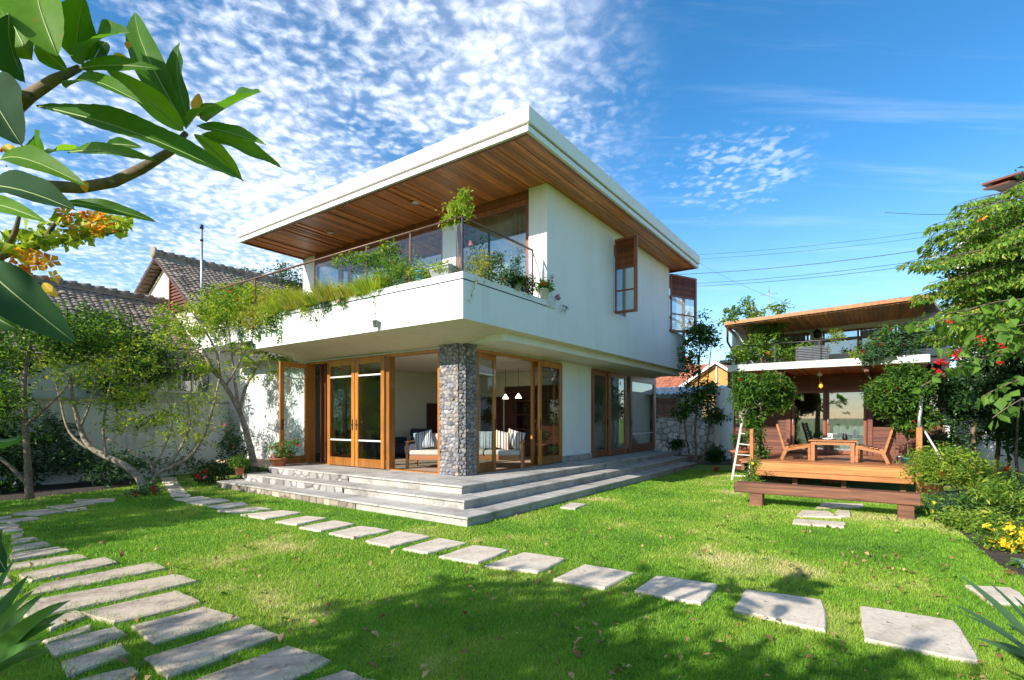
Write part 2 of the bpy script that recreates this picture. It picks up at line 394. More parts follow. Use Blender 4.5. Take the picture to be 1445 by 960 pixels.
# ------------------------------------------------------------------ leaves, twigs, plants
def leaves_np(pts, size, rng, aspect=.45, up=.5, droop=.0, fold=.12, dirs=None):
    n = len(pts); pts = np.asarray(pts)
    d = rng.normal(size=(n, 3)) if dirs is None else dirs + rng.normal(size=(n, 3))*.35
    d[:, 2] = d[:, 2]*.7 - droop; d /= np.linalg.norm(d, axis=1)[:, None] + 1e-9
    nn = rng.normal(size=(n, 3)); nn[:, 2] += up*2.5
    s = np.cross(nn, d); s /= np.linalg.norm(s, axis=1)[:, None] + 1e-9; nn = np.cross(d, s)
    L = size * (.45+1.15*rng.random(n)**1.4)[:, None]
    a = pts; b = pts + d*L*.5 + s*L*aspect*.5 + nn*L*fold; c = pts + d*L - nn*L*.1; e = pts + d*L*.5 - s*L*aspect*.5 + nn*L*fold
    V = np.empty((n*4, 3)); V[0::4] = a; V[1::4] = b; V[2::4] = c; V[3::4] = e
    F = np.arange(n*4).reshape(n, 4)
    return V, F
def ball_pts(c, r, n, rng, bias=.5):
    d = rng.normal(size=(n, 3)); d /= np.linalg.norm(d, axis=1)[:, None]
    return np.asarray(c) + d * (rng.uniform(0, 1, n)**bias)[:, None] * np.asarray(r)
def flowers_np(pts, size, rng):                       # each blossom: five petals round a centre
    Vs = []; n = len(pts)
    pts = np.asarray(pts)
    nn = rng.normal(size=(n, 3)); nn[:, 2] += .8; nn[:, 1] -= 1.0; nn /= np.linalg.norm(nn, axis=1)[:, None]
    t = np.cross(nn, rng.normal(size=(n, 3))); t /= np.linalg.norm(t, axis=1)[:, None]; q = np.cross(nn, t)
    L = size*rng.uniform(.7, 1.3, n)[:, None]
    for k in range(5):
        a = 2*math.pi*k/5; d = t*math.cos(a) + q*math.sin(a); s = -t*math.sin(a) + q*math.cos(a)
        V = np.empty((n*4, 3)); V[0::4] = pts; V[1::4] = pts + d*L*.6 + s*L*.36 + nn*L*.3; V[2::4] = pts + d*L + nn*L*.25; V[3::4] = pts + d*L*.6 - s*L*.36 + nn*L*.3
        Vs.append(V)
    V = np.concatenate(Vs); return V, np.arange(len(V)).reshape(-1, 4)
def blob(px, py, d, rx, ry, rz=None):                 # an ellipsoid of foliage: centre and half sizes
    c = P(px, py, d); k = d/733; r = (rx*k, (rz if rz else rx*k), ry*k); return (tuple(c), r)
def clump_centres(blobs, n, rng, bias=.42):
    vol = np.array([b[1][0]*b[1][1]*b[1][2] for b in blobs])**.67; w = vol/vol.sum(); cs = []
    for b, k in zip(blobs, np.maximum(1, (w*n).astype(int))): cs.append(ball_pts(b[0], b[1], k, rng, bias))
    return np.concatenate(cs)
def wiggle(a, b, rng, n=4, amp=.1, sag=0.):
    a = np.asarray(a, float); b = np.asarray(b, float); L = np.linalg.norm(b-a); out = []
    for i in range(n+1):
        t = i/n; p = a*(1-t) + b*t
        if 0 < i < n: p = p + rng.normal(size=3)*L*amp*.5
        p = p + np.array([0, 0, 1])*math.sin(t*math.pi)*L*sag
        out.append(p)
    return out
def plant(name, label, cat, base, blobs, nclump, per, spread, leaf, mat, seed, trunks=(), twig=.012, twigs=.6, bark='bark', aspect=.45,
          up=.5, droop=.1, blossom=None, group=None, zmin=.02, stemname='trunk', crownname='crown', density=None, sag=.05, bias=.42, dens_mat2=None):
    rng = np.random.default_rng(seed); base = Vector(base)
    t = thing(name, label, cat, base, 0, group, XY)
    cs = clump_centres(blobs, nclump, rng, bias); cs = cs[cs[:, 2] > zmin]
    wood_ = MB(); skel = []
    for path, r0, r1 in trunks:
        n = len(path); k = []
        pts = []
        for i in range(n-1):
            a = Vector(path[i]); b = Vector(path[i+1]); m = max(2, int((b-a).length/.18))
            for j in range(m): pts.append(a.lerp(b, j/m) + (Vector(rng.normal(size=3))*.012 if (i or j) else Vector((0, 0, 0))))
        pts.append(Vector(path[-1])); q = len(pts)
        # smooth
        for _ in range(2): pts = [pts[0]] + [(pts[i-1] + pts[i]*2 + pts[i+1])/4 for i in range(1, q-1)] + [pts[-1]]
        rr = [r0 + (r1-r0)*(i/(q-1))**.8 for i in range(q)]
        wood_.tube(pts, rr, 9)
        skel += [(np.array(p), r) for i, (p, r) in enumerate(zip(pts, rr)) if i > q*.25]
    if not skel: skel = [(np.array(base), twig*1.4)]
    order = np.argsort([min(np.linalg.norm(c - s[0]) for s in skel) for c in cs])
    SK = np.array([s[0] for s in skel]); SR = [s[1] for s in skel]
    ntw = int(len(cs)*twigs)
    for c in cs[order][:ntw]:
        dist = np.linalg.norm(SK - c, axis=1) + np.maximum(0, SK[:, 2] - c[2])*1.5; i = int(dist.argmin()); a = SK[i]; r = min(SR[i]*.6, twig)
        ps = wiggle(a, c, rng, 4, .13, sag); wood_.tube(ps, [r, r*.8, r*.65, r*.5, r*.3], 5, False)
        if len(SK) < 900: SK = np.concatenate([SK, np.array(ps[2:])]); SR += [r*.7]*len(ps[2:])
    if wood_.v: obj(stemname, wood_, M[bark], t, XY)
    pts = (cs[:, None, :] + rng.normal(size=(len(cs), per, 3))*spread*np.array([1, 1, .75])).reshape(-1, 3)
    pts = pts[pts[:, 2] > zmin]
    obj(crownname, MB().np(*leaves_np(pts, leaf, rng, aspect, up, droop)), M[mat], t, XY)
    if dens_mat2:
        m2, n2 = dens_mat2; sel = cs[rng.choice(len(cs), min(n2, len(cs)), replace=False)]
        p2 = (sel[:, None, :] + rng.normal(size=(len(sel), per, 3))*spread*.8).reshape(-1, 3); p2[:, 2] += spread*.5
        obj('young_leaves', MB().np(*leaves_np(p2, leaf, rng, aspect, up, droop)), M[m2], t, XY)
    if blossom:
        for (bm, n, size) in blossom:
            out_ = cs[rng.choice(len(cs), min(n, len(cs)), replace=False)]
            ctr = np.array([b[0] for b in blobs]).mean(0)
            dirn = np.array([0, -1.0, .25]); fp = out_ + dirn*spread*rng.uniform(.6, 1.8, (len(out_), 1)) + rng.normal(size=out_.shape)*spread*.5
            obj('blossom', MB().np(*flowers_np(fp, size, rng)), M[bm], t, XY)
    return t
ORD = ['first', 'second', 'third', 'fourth', 'fifth', 'sixth', 'seventh', 'eighth', 'ninth', 'tenth', 'eleventh', 'twelfth', 'thirteenth', 'fourteenth', 'fifteenth',
       'sixteenth', 'seventeenth', 'eighteenth', 'nineteenth', 'twentieth', 'twenty-first', 'twenty-second', 'twenty-third', 'twenty-fourth', 'twenty-fifth']

# rubble masonry: a relief sheet with its own stones, mortar and per-stone colour
def rubble(w, h, cell, depth, rng, res=.012, pal=None, wrap=None, squash=1.0):
    nx = max(2, int(w/res)); nz = max(2, int(h/res)); xs = np.linspace(0, w, nx); zs = np.linspace(0, h, nz)
    gx = int(w/cell)+3; gz = int(h/cell/squash)+3
    sx = (np.arange(gx)[None, :] - 1 + rng.uniform(.12, .88, (gz, gx)) + (np.arange(gz) % 2)[:, None]*.5)*cell
    sz = (np.arange(gz)[:, None] - 1 + rng.uniform(.12, .88, (gz, gx)))*cell*squash
    S = np.stack([sx.ravel(), sz.ravel()/squash], 1)
    X, Z = np.meshgrid(xs, zs); Q = np.stack([X.ravel(), Z.ravel()/squash], 1)
    f1 = np.full(len(Q), 1e9); f2 = np.full(len(Q), 1e9); id1 = np.zeros(len(Q), int)
    for i, s in enumerate(S):
        d = np.hypot(Q[:, 0]-s[0], Q[:, 1]-s[1]); cl = d < f1
        f2 = np.where(cl, f1, np.minimum(f2, d)); id1 = np.where(cl, i, id1); f1 = np.where(cl, d, f1)
    e = np.clip((f2-f1)/(cell*.28), 0, 1); e = 1-(1-e)**2.2
    rnd = rng.uniform(.55, 1.0, len(S)); tilt = rng.normal(size=(len(S), 2))*.35
    H = depth*e*(rnd[id1] + tilt[id1, 0]*(Q[:, 0]-S[id1, 0])/cell + tilt[id1, 1]*(Q[:, 1]-S[id1, 1])/cell) + rng.normal(size=len(Q))*depth*.04
    pal = np.array(pal or [(.34, .32, .31), (.44, .42, .40), (.27, .27, .29), (.46, .38, .33), (.38, .38, .40)])
    cc = pal[rng.integers(0, len(pal), len(S))]*rng.uniform(.8, 1.2, (len(S), 1))
    C = cc[id1]*(e[:, None]*.85+.15) + np.array([.10, .09, .08])*(1-e[:, None])*.12
    F = []
    i = np.arange((nz-1)*(nx-1)); r = i//(nx-1); c = i % (nx-1); a = r*nx+c
    F = np.stack([a, a+1, a+nx+1, a+nx], 1)
    return X.ravel(), Z.ravel(), H, F, C

# ================================================================== ground
lawn_m, t, b, o = new_mat('lawn')
v = coords(t); n1 = ntex(t, v, .55, 5, .6, .3); n2 = ntex(t, v, 6, 5, .7); n3 = ntex(t, v, 60, 3, .7)
LAWN = [(.30, (.080, .20, .012)), (.47, (.15, .30, .018)), (.57, (.25, .35, .04)), (.66, (.48, .44, .19))]
c1 = ramp(t, n1, LAWN)
mr = nd(t, 'ShaderNodeMapRange', i_3=.6, i_4=1.35); t.links.new(n2, mr.inputs[0])
mx = nd(t, 'ShaderNodeMixRGB', blend_type='MULTIPLY', i_0=1.0); t.links.new(c1, mx.inputs[1]); t.links.new(mr.outputs[0], mx.inputs[2])
mr = nd(t, 'ShaderNodeMapRange', i_1=.3, i_2=.7, i_3=.5, i_4=1.4); t.links.new(n3, mr.inputs[0])
mx2 = nd(t, 'ShaderNodeMixRGB', blend_type='MULTIPLY', i_0=1.0); t.links.new(mx.outputs[0], mx2.inputs[1]); t.links.new(mr.outputs[0], mx2.inputs[2])
t.links.new(mx2.outputs[0], b.inputs['Base Color']); b.inputs['Roughness'].default_value = .9; bump(t, b, n3, 1.0, .03)
M['lawn'] = lawn_m
g = MB()
R_ = [-1500, -300, -60, -25, -12, -6, -2, 2, 6, 10, 14, 20, 30, 60, 300, 1500]
for yy in R_:
    for xx in R_: g.v.append((xx, yy, 0))
n = len(R_)
g.f = [(j*n+i, j*n+i+1, (j+1)*n+i+1, (j+1)*n+i) for j in range(n-1) for i in range(n-1)]; g.sm = [False]*len(g.f)
obj('lawn', g, M['lawn'], None, XY, kind='structure')
def bed(name, poly):
    m = MB(); m.prism(poly, -.05, .012); obj(name, m, M['soil'], None, XY, kind='structure')
bed('flower_bed', [(4.7, 4.0), (9, 3), (13, 8), (16, 14), (11.2, 12.5), (8.9, 10.9), (7.9, 9.4), (6.75, 8.4), (6.45, 7.5), (5.75, 6.4), (5.35, 5.7)])
bed('wall_bed', [(-18, 7), (-10.0, 9.8), (-9.2, 11.4), (-9.0, 12.2), (-10.0, 13.9), (-13, 13), (-18, 9)])
bed('shed_bed', [(6.3, 18.2), (8.6, 17.2), (9.6, 20), (8, 24), (5.4, 22)])

# ================================================================== main house
house = thing('house', 'white two-storey house with flat overhanging roof, stone corner column and folding timber doors', 'house', (0, 0, 0))
def hp(name, mb, mat, par=None, **k): return obj(name, mb, M[mat], par or house, UV, **k)
FZ = .45                                              # ground floor level
def Lstrip(prof, uend, vend, closed=False, ratio=.88):
    """profile [(offset, z)] swept along the two street faces with a mitred corner"""
    m = MB(); vs = []; n = len(prof)
    for o_, z in prof: vs += [(-o_, vend, z), (-o_, -o_*ratio if o_ > 0 else -o_, z), (uend, -o_*ratio if o_ > 0 else -o_, z)]
    fs = []
    for i in range(n-1 if not closed else n):
        j = (i+1) % n
        fs += [(i*3+1, i*3, j*3, j*3+1), (i*3+2, i*3+1, j*3+1, j*3+2)]
    m.add(vs, fs); return m
# ground floor walls
w = MB()
w.box(0, .22, 5.32, 8.8, FZ-.05, 3.10); w.box(.02, .20, .30, 5.32, 3.06, 3.12)
w.box(3.92, 5.66, 0, .22, FZ+.16, 3.10); w.box(.36, 10.95, .02, .20, 3.06, 3.12); w.box(10.82, 10.95, 0, .22, FZ, 3.06)
hp('wall', w, 'white')
w = MB(); w.box(10.75, 10.95, .22, 8.8, FZ-.3, 3.3); w.box(.22, 10.75, 8.6, 8.8, FZ-.3, 3.3); hp('rear_wall', w, 'white')
w = MB(); w.box(3.90, 5.68, -.025, .1, FZ, FZ+.16, bev=.01); hp('plinth', w, 'terrace')
# coved soffit between the balcony edge and the walls
OV = 1.25
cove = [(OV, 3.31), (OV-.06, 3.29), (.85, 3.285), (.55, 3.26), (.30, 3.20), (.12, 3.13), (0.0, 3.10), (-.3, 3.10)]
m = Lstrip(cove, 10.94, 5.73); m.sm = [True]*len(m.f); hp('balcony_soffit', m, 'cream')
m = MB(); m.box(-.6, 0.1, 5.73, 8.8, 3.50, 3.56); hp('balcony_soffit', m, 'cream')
# balcony slab edge / parapet
m = Lstrip([(OV, 3.31), (OV, 3.975), (OV-.012, 3.98), (OV-.012, 3.992), (OV+.004, 3.997), (OV+.004, 4.11), (OV-.36, 4.11), (OV-.36, 3.95)], 1.45, 5.73); hp('parapet', m, 'white')
m = MB(); m.box(-OV, -OV+.36, 5.732, 8.85, 3.53, 3.99); m.box(-OV-.004, -OV+.36, 5.734, 8.85, 3.992, 4.11); m.box(-OV+.02, .3, 5.725, 5.76, 3.30, 3.6); hp('parapet', m, 'white')
m = MB(); m.box(-OV-.006, -OV+.02, -1.10, 8.85, 3.978, 3.992); m.box(-OV-.006, 1.44, -1.108, -1.08, 3.978, 3.992); hp('groove_shade', m, 'metal')  # dark strips standing in for shade in the parapet cap groove
m = MB(); m.box(-OV+.34, 1.5, -.8, 8.8, 3.80, 3.92); hp('balcony_floor', m, 'terrace')
m = MB(); m.box(-OV+.02, -OV+.34, -1.0, 8.8, 3.85, 4.06); m.box(-OV+.34, 1.4, -1.08, -.80, 3.85, 4.06); hp('planter_soil', m, 'soil')
m = MB(); m.box(1.44, 1.78, -1.128, -1.09, 3.98, 4.11, bev=.006); hp('parapet_cap', m, 'oldwhite')
# upper side wall with a window opening, curved lower far corner
m = MB(); V0, V1 = -1.1, -.92
m.box(1.45, 4.80, V0, V1, 3.31, 6.60); m.box(4.80, 5.62, V0, V1, 3.31, 4.40); m.box(4.80, 5.62, V0, V1, 6.2, 6.60); m.box(5.62, 9.16, V0, V1, 3.31, 6.60); m.box(9.16, 10.94, V0, V1, 3.31, 4.50)
m.box(10.76, 10.94, V1, 7.9, 3.31, 4.5); m.box(1.45, 1.62, -.92, -.64, 3.95, 6.6)
hp('wall', m, 'white')
m = MB(); m.box(.2, 10.9, -.9, 8.7, 3.14, 3.30); hp('floor_slab', m, 'inwall')
m = MB(); m.box(9.0, 9.16, -.92, 7.9, 3.3, 6.6); m.box(1.5, 9.0, 7.72, 7.9, 3.3, 6.6); hp('rear_wall', m, 'white')
# upper front facade (plane u = 1.5)
m = MB(); m.box(1.5, 1.68, 1.51, 1.95, 3.95, 6.6); hp('wall_pier', m, 'white'); m = MB(); m.box(1.5, 1.68, 7.25, 7.9, 3.95, 6.6); hp('wall_pier', m, 'white')
m = MB(); m.box(1.95, 1.96, -.55, 1.5, 3.95, 6.45); hp('added_pale_panel', m, 'whitemetal')  # pale sheet added behind the glass to lighten the dark window
m = MB(); m.box(2.2, 2.22, 4.0, 5.5, 3.95, 6.3); hp('added_pale_panel', m, 'inwall')  # second pale sheet behind the upper glazing
def framed(name, plane, a0, a1, z0, z1, mat='framedark', gm='glassup', fw=.07, th=.08, bars=(), hbars=(), par=None, glass_off=0):
    """window in the plane u=plane between v=a0..a1; returns the frame"""
    m = MB(); x0, x1 = plane-th/2, plane+th/2
    m.box(x0, x1, a0, a0+fw, z0, z1, bev=.006); m.box(x0, x1, a1-fw, a1, z0, z1, bev=.006)
    m.box(x0, x1, a0+fw, a1-fw, z1-fw, z1, bev=.006); m.box(x0, x1, a0+fw, a1-fw, z0, z0+fw, bev=.006)
    for bb in bars: m.box(x0+.005, x1-.005, bb-fw/2, bb+fw/2, z0+fw, z1-fw, bev=.004)
    for hb in hbars: m.box(x0+.01, x1-.01, a0+fw, a1-fw, hb-.02, hb+.02, bev=.004)
    f = obj(name, m, M[mat], par or house, UV)
    g_ = MB(); g_.box(plane-.004+glass_off, plane+.004+glass_off, a0+fw*.9, a1-fw*.9, z0+fw*.9, z1-fw*.9); obj('pane', g_, M[gm], f, UV)
    return f
framed('window', 1.56, -.63, 1.50, 3.95, 6.42, fw=.12)
framed('window', 1.56, 1.96, 3.20, 3.95, 6.30, fw=.06)
framed('window', 1.56, 3.22, 4.00, 3.95, 6.30, fw=.09, hbars=(4.9, 5.5))
framed('window', 1.56, 4.02, 5.62, 3.95, 6.30, fw=.06)
framed('window', 1.56, 5.64, 6.05, 3.95, 6.30, fw=.07)
framed('window', 1.56, 6.07, 7.24, 3.95, 6.30, fw=.07)
m = MB(); m.box(1.50, 1.64, -.64, 1.51, 6.42, 6.6); m.box(1.49, 1.64, 1.95, 7.25, 6.30, 6.6); hp('lintel', m, 'framedark')
# upper interior: partition, curtains
m = MB(); m.box(5.2, 5.3, -.9, 7.7, 3.3, 6.6); hp('partition', m, 'inwall')
def curtain(par, plane, a0, a1, z0, z1, mat, amp=.035, wl=.12, along='v'):
    n = int((a1-a0)/wl*8)+1; m = MB(); vs = []
    for z in (z0, z1):
        for i in range(n):
            a = a0+(a1-a0)*i/(n-1); x = plane + amp*math.sin(a/wl*2*math.pi)
            vs.append((x, a, z) if along == 'v' else (a, x, z))
    m.add(vs, [(i, i+1, n+i+1, n+i) for i in range(n-1)], True); return obj('curtain', m, mat, par, UV)
cm, t, b, o = new_mat('sheer curtain'); b.inputs['Base Color'].default_value = (.72, .74, .72, 1); b.inputs['Roughness'].default_value = .9
tr = nd(t, 'ShaderNodeBsdfTranslucent'); tr.inputs[0].default_value = (.7, .75, .72, 1); mx = nd(t, 'ShaderNodeMixShader', i_0=.4); t.links.new(b.outputs[0], mx.inputs[1]); t.links.new(tr.outputs[0], mx.inputs[2]); t.links.new(mx.outputs[0], o.inputs[0])
M['curtain'] = cm
curtain(house, 1.80, 6.05, 7.3, 3.95, 6.3, cm); curtain(house, 1.85, -.5, .15, 3.95, 6.4, cm)
# side window: opening with frame, and a louvred shutter standing open at right angles
def frame_u(name, plane, a0, a1, z0, z1, mat='framedark', gm='glassup', fw=.07, th=.08, bars=(), par=None, rails=()):
    m = MB(); y0, y1 = plane-th/2, plane+th/2
    m.box(a0, a0+fw, y0, y1, z0, z1, bev=.006); m.box(a1-fw, a1, y0, y1, z0, z1, bev=.006)
    m.box(a0+fw, a1-fw, y0, y1, z1-fw, z1, bev=.006); m.box(a0+fw, a1-fw, y0, y1, z0, z0+fw, bev=.006)
    for bb in bars: m.box(bb-fw/2, bb+fw/2, y0+.005, y1-.005, z0+fw, z1-fw)
    for r_ in rails: m.box(a0+fw, a1-fw, y0+.01, y1-.01, r_-.025, r_+.025)
    f = obj(name, m, M[mat], par or house, UV)
    g_ = MB(); g_.box(a0+fw*.9, a1-fw*.9, plane-.004, plane+.004, z0+fw*.9, z1-fw*.9); obj('pane', g_, M[gm], f, UV); return f
frame_u('window', -1.05, 4.80, 5.62, 4.40, 6.20)
def shutter(h, ang, wdt, z0, z1, zl, par=house):
    fr = UV @ Matrix.Translation(h) @ Matrix.Rotation(ang, 4, 'Z'); m = MB(); fw = .07
    m.box(0, fw*.7, -.025, .025, z0, z1, bev=.005); m.box(wdt-fw*1.3, wdt, -.03, .03, z0, z1, bev=.005); m.box(fw*.7, wdt-fw*1.3, -.025, .025, z1-.06, z1); m.box(fw*.7, wdt-fw*1.3, -.025, .025, z0, z0+.07)
    m.box(fw*.7, wdt-fw*1.3, -.022, .022, zl-.03, zl+.03); m.box(fw*.7, wdt-fw*1.3, -.012, .012, (z0+zl)/2-.02, (z0+zl)/2+.02)
    f = obj('shutter', m, M['framedark'], par, fr)
    m = MB(); z = zl+.05
    while z < z1-.07:
        m.box(fw*.6, wdt-fw*1.25, -.028, .028, -.005, .005, Matrix.Translation((0, 0, z)) @ Matrix.Rotation(rad(68), 4, 'X')); z += .05
    obj('louvre', m, M['framedark'], f, fr)
    m = MB(); m.box(fw*.6, wdt-fw*1.25, -.003, .003, z0+.06, zl-.02); obj('pane', m, M['glassup'], f, fr)
    return f
shutter((4.80, -1.14, 0), rad(-90), .62, 4.36, 6.32, 5.55)
# far bay: glazed corner with louvred top
frame_u('window', -1.05, 9.18, 10.92, 4.52, 5.72, rails=(5.0,))
shutter((9.2, -1.14, 0), rad(-24), 1.25, 4.50, 6.42, 5.70)
m = MB(); m.box(9.16, 10.94, -1.1, -.95, 6.32, 6.42); m.box(10.84, 10.93, -1.09, -1.0, 4.5, 6.32); m.box(9.16, 10.94, -1.0, .5, 6.36, 6.42); hp('window_bay', m, 'framedark')
m = MB(); z = 5.76
while z < 6.3: m.box(9.2, 10.86, -.022, .022, -.006, .006, Matrix.Translation((0, -1.05, z)) @ Matrix.Rotation(rad(32), 4, 'X')); z += .055
hp('louvre', m, 'framedark')
# ------------------------------------------------ roof
RU0, RU1, RV0, RV1 = -.52, 9.72, -1.95, 7.95
m = MB(); m.box(RU0, RU1, RV0, RV1, 6.715, 7.0, bev=.012)
roof = hp('roof', m, 'white')
m = MB()
for (a, b_, c_, d_) in ((RU0+.035, RU0+.10, RV0+.035, RV1-.035), (RU1-.10, RU1-.035, RV0+.035, RV1-.035), (RU0+.10, RU1-.10, RV0+.035, RV0+.10), (RU0+.10, RU1-.10, RV1-.10, RV1-.035)):
    m.box(a, b_, c_, d_, 6.575, 6.678)
obj('fascia', m, M['white'], roof, UV)
m = MB(); m.box(RU0+.07, RU1-.07, RV0+.07, RV1-.07, 6.679, 6.714)  # dark fill standing in for groove shade; the bars below are timber trim
for (a, b_, c_, d_) in ((RU0+.10, RU0+.14, RV0+.10, RV1-.10), (RU1-.14, RU1-.10, RV0+.10, RV1-.10), (RU0+.14, RU1-.14, RV0+.10, RV0+.14), (RU0+.14, RU1-.14, RV1-.14, RV1-.10)):
    m.box(a, b_, c_, d_, 6.56, 6.66)
obj('trim_and_groove_shade', m, M['framedark'], roof, UV)
m = MB(); vv = RV0+.14; rng = np.random.default_rng(5)
while vv < RV1-.15:
    wd = .105
    dz_ = .028 if rng.random() < .28 and vv > 1.0 else (.012 if rng.random() < .1 else 0)
    cut = rng.uniform(1.5, 7.5)
    m.box(RU0+.14, cut-.001, vv, vv+wd-.005, 6.602+dz_, 6.65); m.box(cut+.001, RU1-.14, vv, vv+wd-.005, 6.603+dz_, 6.65); vv += wd
obj('soffit_boards', m, M['soffit'], roof, UV)
for (a, c_) in ((.55, 1.9), (.6, 5.2)):
    m = MB(); m.lathe([(.085, .0), (.085, .012), (.06, .012), (.06, .045)][::-1], (a, c_, 6.59)); dl = obj('downlight', m, M['whitemetal'], roof, UV)
m = MB(); m.box(1.45, 9.2, -1.1, 7.9, 6.655, 6.685); obj('ceiling', m, M['inwall'], roof, UV)

# ------------------------------------------------ stone column
rng = np.random.default_rng(11); vs = []; fs = []; cols = []; off = 0; pieces = []
def wallpatch(o, dirv, nrm, w_, h_, cell, depth, seed, pal=None, res=.012, squash=.8):
    X, Z, H, F, C = rubble(w_, h_, cell, depth, np.random.default_rng(seed), res, pal, squash=squash)
    V = np.array(o)[None, :] + X[:, None]*np.array(dirv) + Z[:, None]*np.array((0, 0, 1)) + H[:, None]*np.array(nrm); return V, F, C
def joinp(ps):
    V = np.concatenate([p[0] for p in ps]); C = np.concatenate([p[2] for p in ps]); Fs = []; o_ = 0
    for p in ps: Fs.append(p[1]+o_); o_ += len(p[0])
    return V, np.concatenate(Fs), C
c0u, c1u, c0v, c1v, ch = -.06, .34, -.06, .54, .09
pts = [(c0u, c1v), (c0u, c0v+ch), (c0u+ch, c0v), (c1u, c0v)]
pal = [(.20, .19, .20), (.28, .26, .26), (.14, .14, .16), (.29, .24, .21), (.22, .22, .25), (.32, .30, .29)]
for i in range(3):
    a = Vector(pts[i]); b_ = Vector(pts[i+1]); d = (b_-a); n_ = Vector((d.y, -d.x)).normalized()*-1
    if n_.dot(Vector((-1, -1))) < 0: n_ = -n_
    pieces.append(wallpatch((a.x, a.y, FZ), (d.normalized().x, d.normalized().y, 0), (n_.x, n_.y, 0), d.length, 2.86, .098, .045, 20+i, pal, .010))
V, F, C = joinp(pieces)
column = obj('stone_column', MB().np(V, F, True), M['vcol'], house, UV, colors=C)
m = MB(); m.prism([(c0u+.01, c1v), (c0u+.01, c0v+ch), (c0u+ch, c0v+.01), (c1u, c0v+.01), (c1u, c1v)], FZ, 3.3); hp('column_core', m, 'terrace')

# ------------------------------------------------ doors
def leaf(hu, hv, ang, wd, name='door', z0=FZ+.02, z1=3.02, mat='frame', handle=True, rails=(.62, 2.15), hside=1, st=.115):
    fr = UV @ Matrix.Translation((hu, hv, 0)) @ Matrix.Rotation(ang, 4, 'Z'); m = MB(); th = .028
    m.box(0, st, -th, th, z0, z1, bev=.006); m.box(wd-st, wd, -th, th, z0, z1, bev=.006)
    m.box(st, wd-st, -th, th, z1-st*1.15, z1, bev=.004); m.box(st, wd-st, -th, th, z0, z0+st*1.7, bev=.004)
    f = obj(name, m, M[mat], house, fr)
    m = MB(); m.box(st*.9, wd-st*.9, -.004, .004, z0+st*1.6, z1-st); obj('glass', m, M['glass'], f, fr)
    if rails:
        for r_ in rails:
            m = MB(); m.box(st, wd-st, -.012, .012, z0+r_-.018, z0+r_+.018); obj('glazing_bar', m, M['whitemetal'], f, fr)
    if handle:
        m = MB(); x = wd-st*.5 if hside > 0 else st*.5
        for sgn in (-1, 1):
            m.box(x-.018, x+.018, sgn*(th+.001), sgn*(th+.006), z0+.86, z0+1.12)
            m.tube([(x, sgn*(th+.004), z0+1.0), (x, sgn*(th+.045), z0+1.0), (x-hside*.10, sgn*(th+.045), z0+1.0)], .009, 6)
        obj('handle', m, M['metal'], f, fr)
    return f
m = MB()                                              # fixed door frame, street side and lawn side
m.box(-.02, .16, .60, .67, FZ, 3.06, bev=.005); m.box(-.02, .16, 5.24, 5.33, FZ, 3.06, bev=.005); m.box(-.022, .162, .67, 5.24, 3.0, 3.063, bev=.005); m.box(-.02, .16, 2.16, 2.26, FZ, 3.0, bev=.005); m.box(0, .14, .67, 5.24, FZ, FZ+.02)
m.box(.34, .42, -.02, .16, FZ, 3.06, bev=.005); m.box(3.86, 3.93, -.02, .16, FZ, 3.06, bev=.005); m.box(.42, 3.86, -.022, .162, 3.0, 3.063, bev=.005); m.box(.42, 3.86, 0, .14, FZ, FZ+.02)
hp('door_frame', m, 'frame')
m = MB(); m.box(5.66, 5.75, -.02, .16, FZ, 3.06, bev=.005); m.box(10.74, 10.83, -.02, .16, FZ, 3.06, bev=.005); m.box(5.75, 10.74, -.022, .162, 2.98, 3.063, bev=.005); m.box(5.75, 10.74, 0, .14, FZ, FZ+.03); m.box(8.02, 8.12, .02, .12, FZ, 2.98)
hp('door_frame', m, 'framedark')
leaf(-.05, 2.27, rad(90), 1.03, hside=1); leaf(-.05, 4.38, rad(-90), 1.06, hside=1)
leaf(-.04, 5.22, rad(180), .80, hside=1)                                 # swung out square to the wall
for k in range(3): leaf(.22+.02*k, 5.10-.16*k, rad(-4-3*k), .95, mat='framedark', rails=(), handle=(k == 1))   # leaves folded back inside
leaf(.44, .02, rad(12), .95, mat='frame', hside=1, rails=(2.1,))
leaf(3.88, -.05, rad(180), 1.12, rails=(), hside=1); leaf(3.86, .12, rad(178), 1.10, rails=(), handle=False)
leaf(5.76, .02, 0, 1.02, mat='frameright', rails=(), hside=1); leaf(6.72, -.06, 0, 1.30, mat='frameright', rails=(), hside=1)
leaf(8.45, -.02, 0, 2.28, mat='frameright', rails=(.62,), hside=-1, st=.15)

# ------------------------------------------------ interior
m = MB(); m.box(-.9, 10.75, .22, 8.6, FZ-.08, FZ-.006); hp('interior_floor', m, 'tilefloor')
m = MB(); m.box(.2, 10.8, .2, 8.6, 3.065, 3.135); hp('interior_ceiling', m, 'inwall')
m = MB(); m.box(5.5, 5.6, 3.0, 8.6, FZ, 3.06); m.box(5.5, 5.6, .22, 3.0, 2.62, 3.06); m.box(2.4, 5.5, 5.2, 5.3, FZ, 3.06); hp('partition', m, 'inwall')
m = MB(); m.box(5.46, 5.49, 3.05, 3.95, FZ, 2.3); hp('inner_door', m, 'inbrown'); m = MB(); m.box(4.2, 5.0, 5.15, 5.19, FZ, 2.1); hp('inner_door', m, 'inbrown')
m = MB(); m.box(5.5, 5.55, .22, 3.0, FZ, 2.62); hp('wall_panelling', m, 'inbrown')
m = MB(); m.box(5.2, 5.5, .7, 2.3, 1.25, 1.29); m.box(5.2, 5.5, .7, 2.3, 1.70, 1.74); m.box(5.2, 5.5, .7, 2.3, 2.12, 2.16)
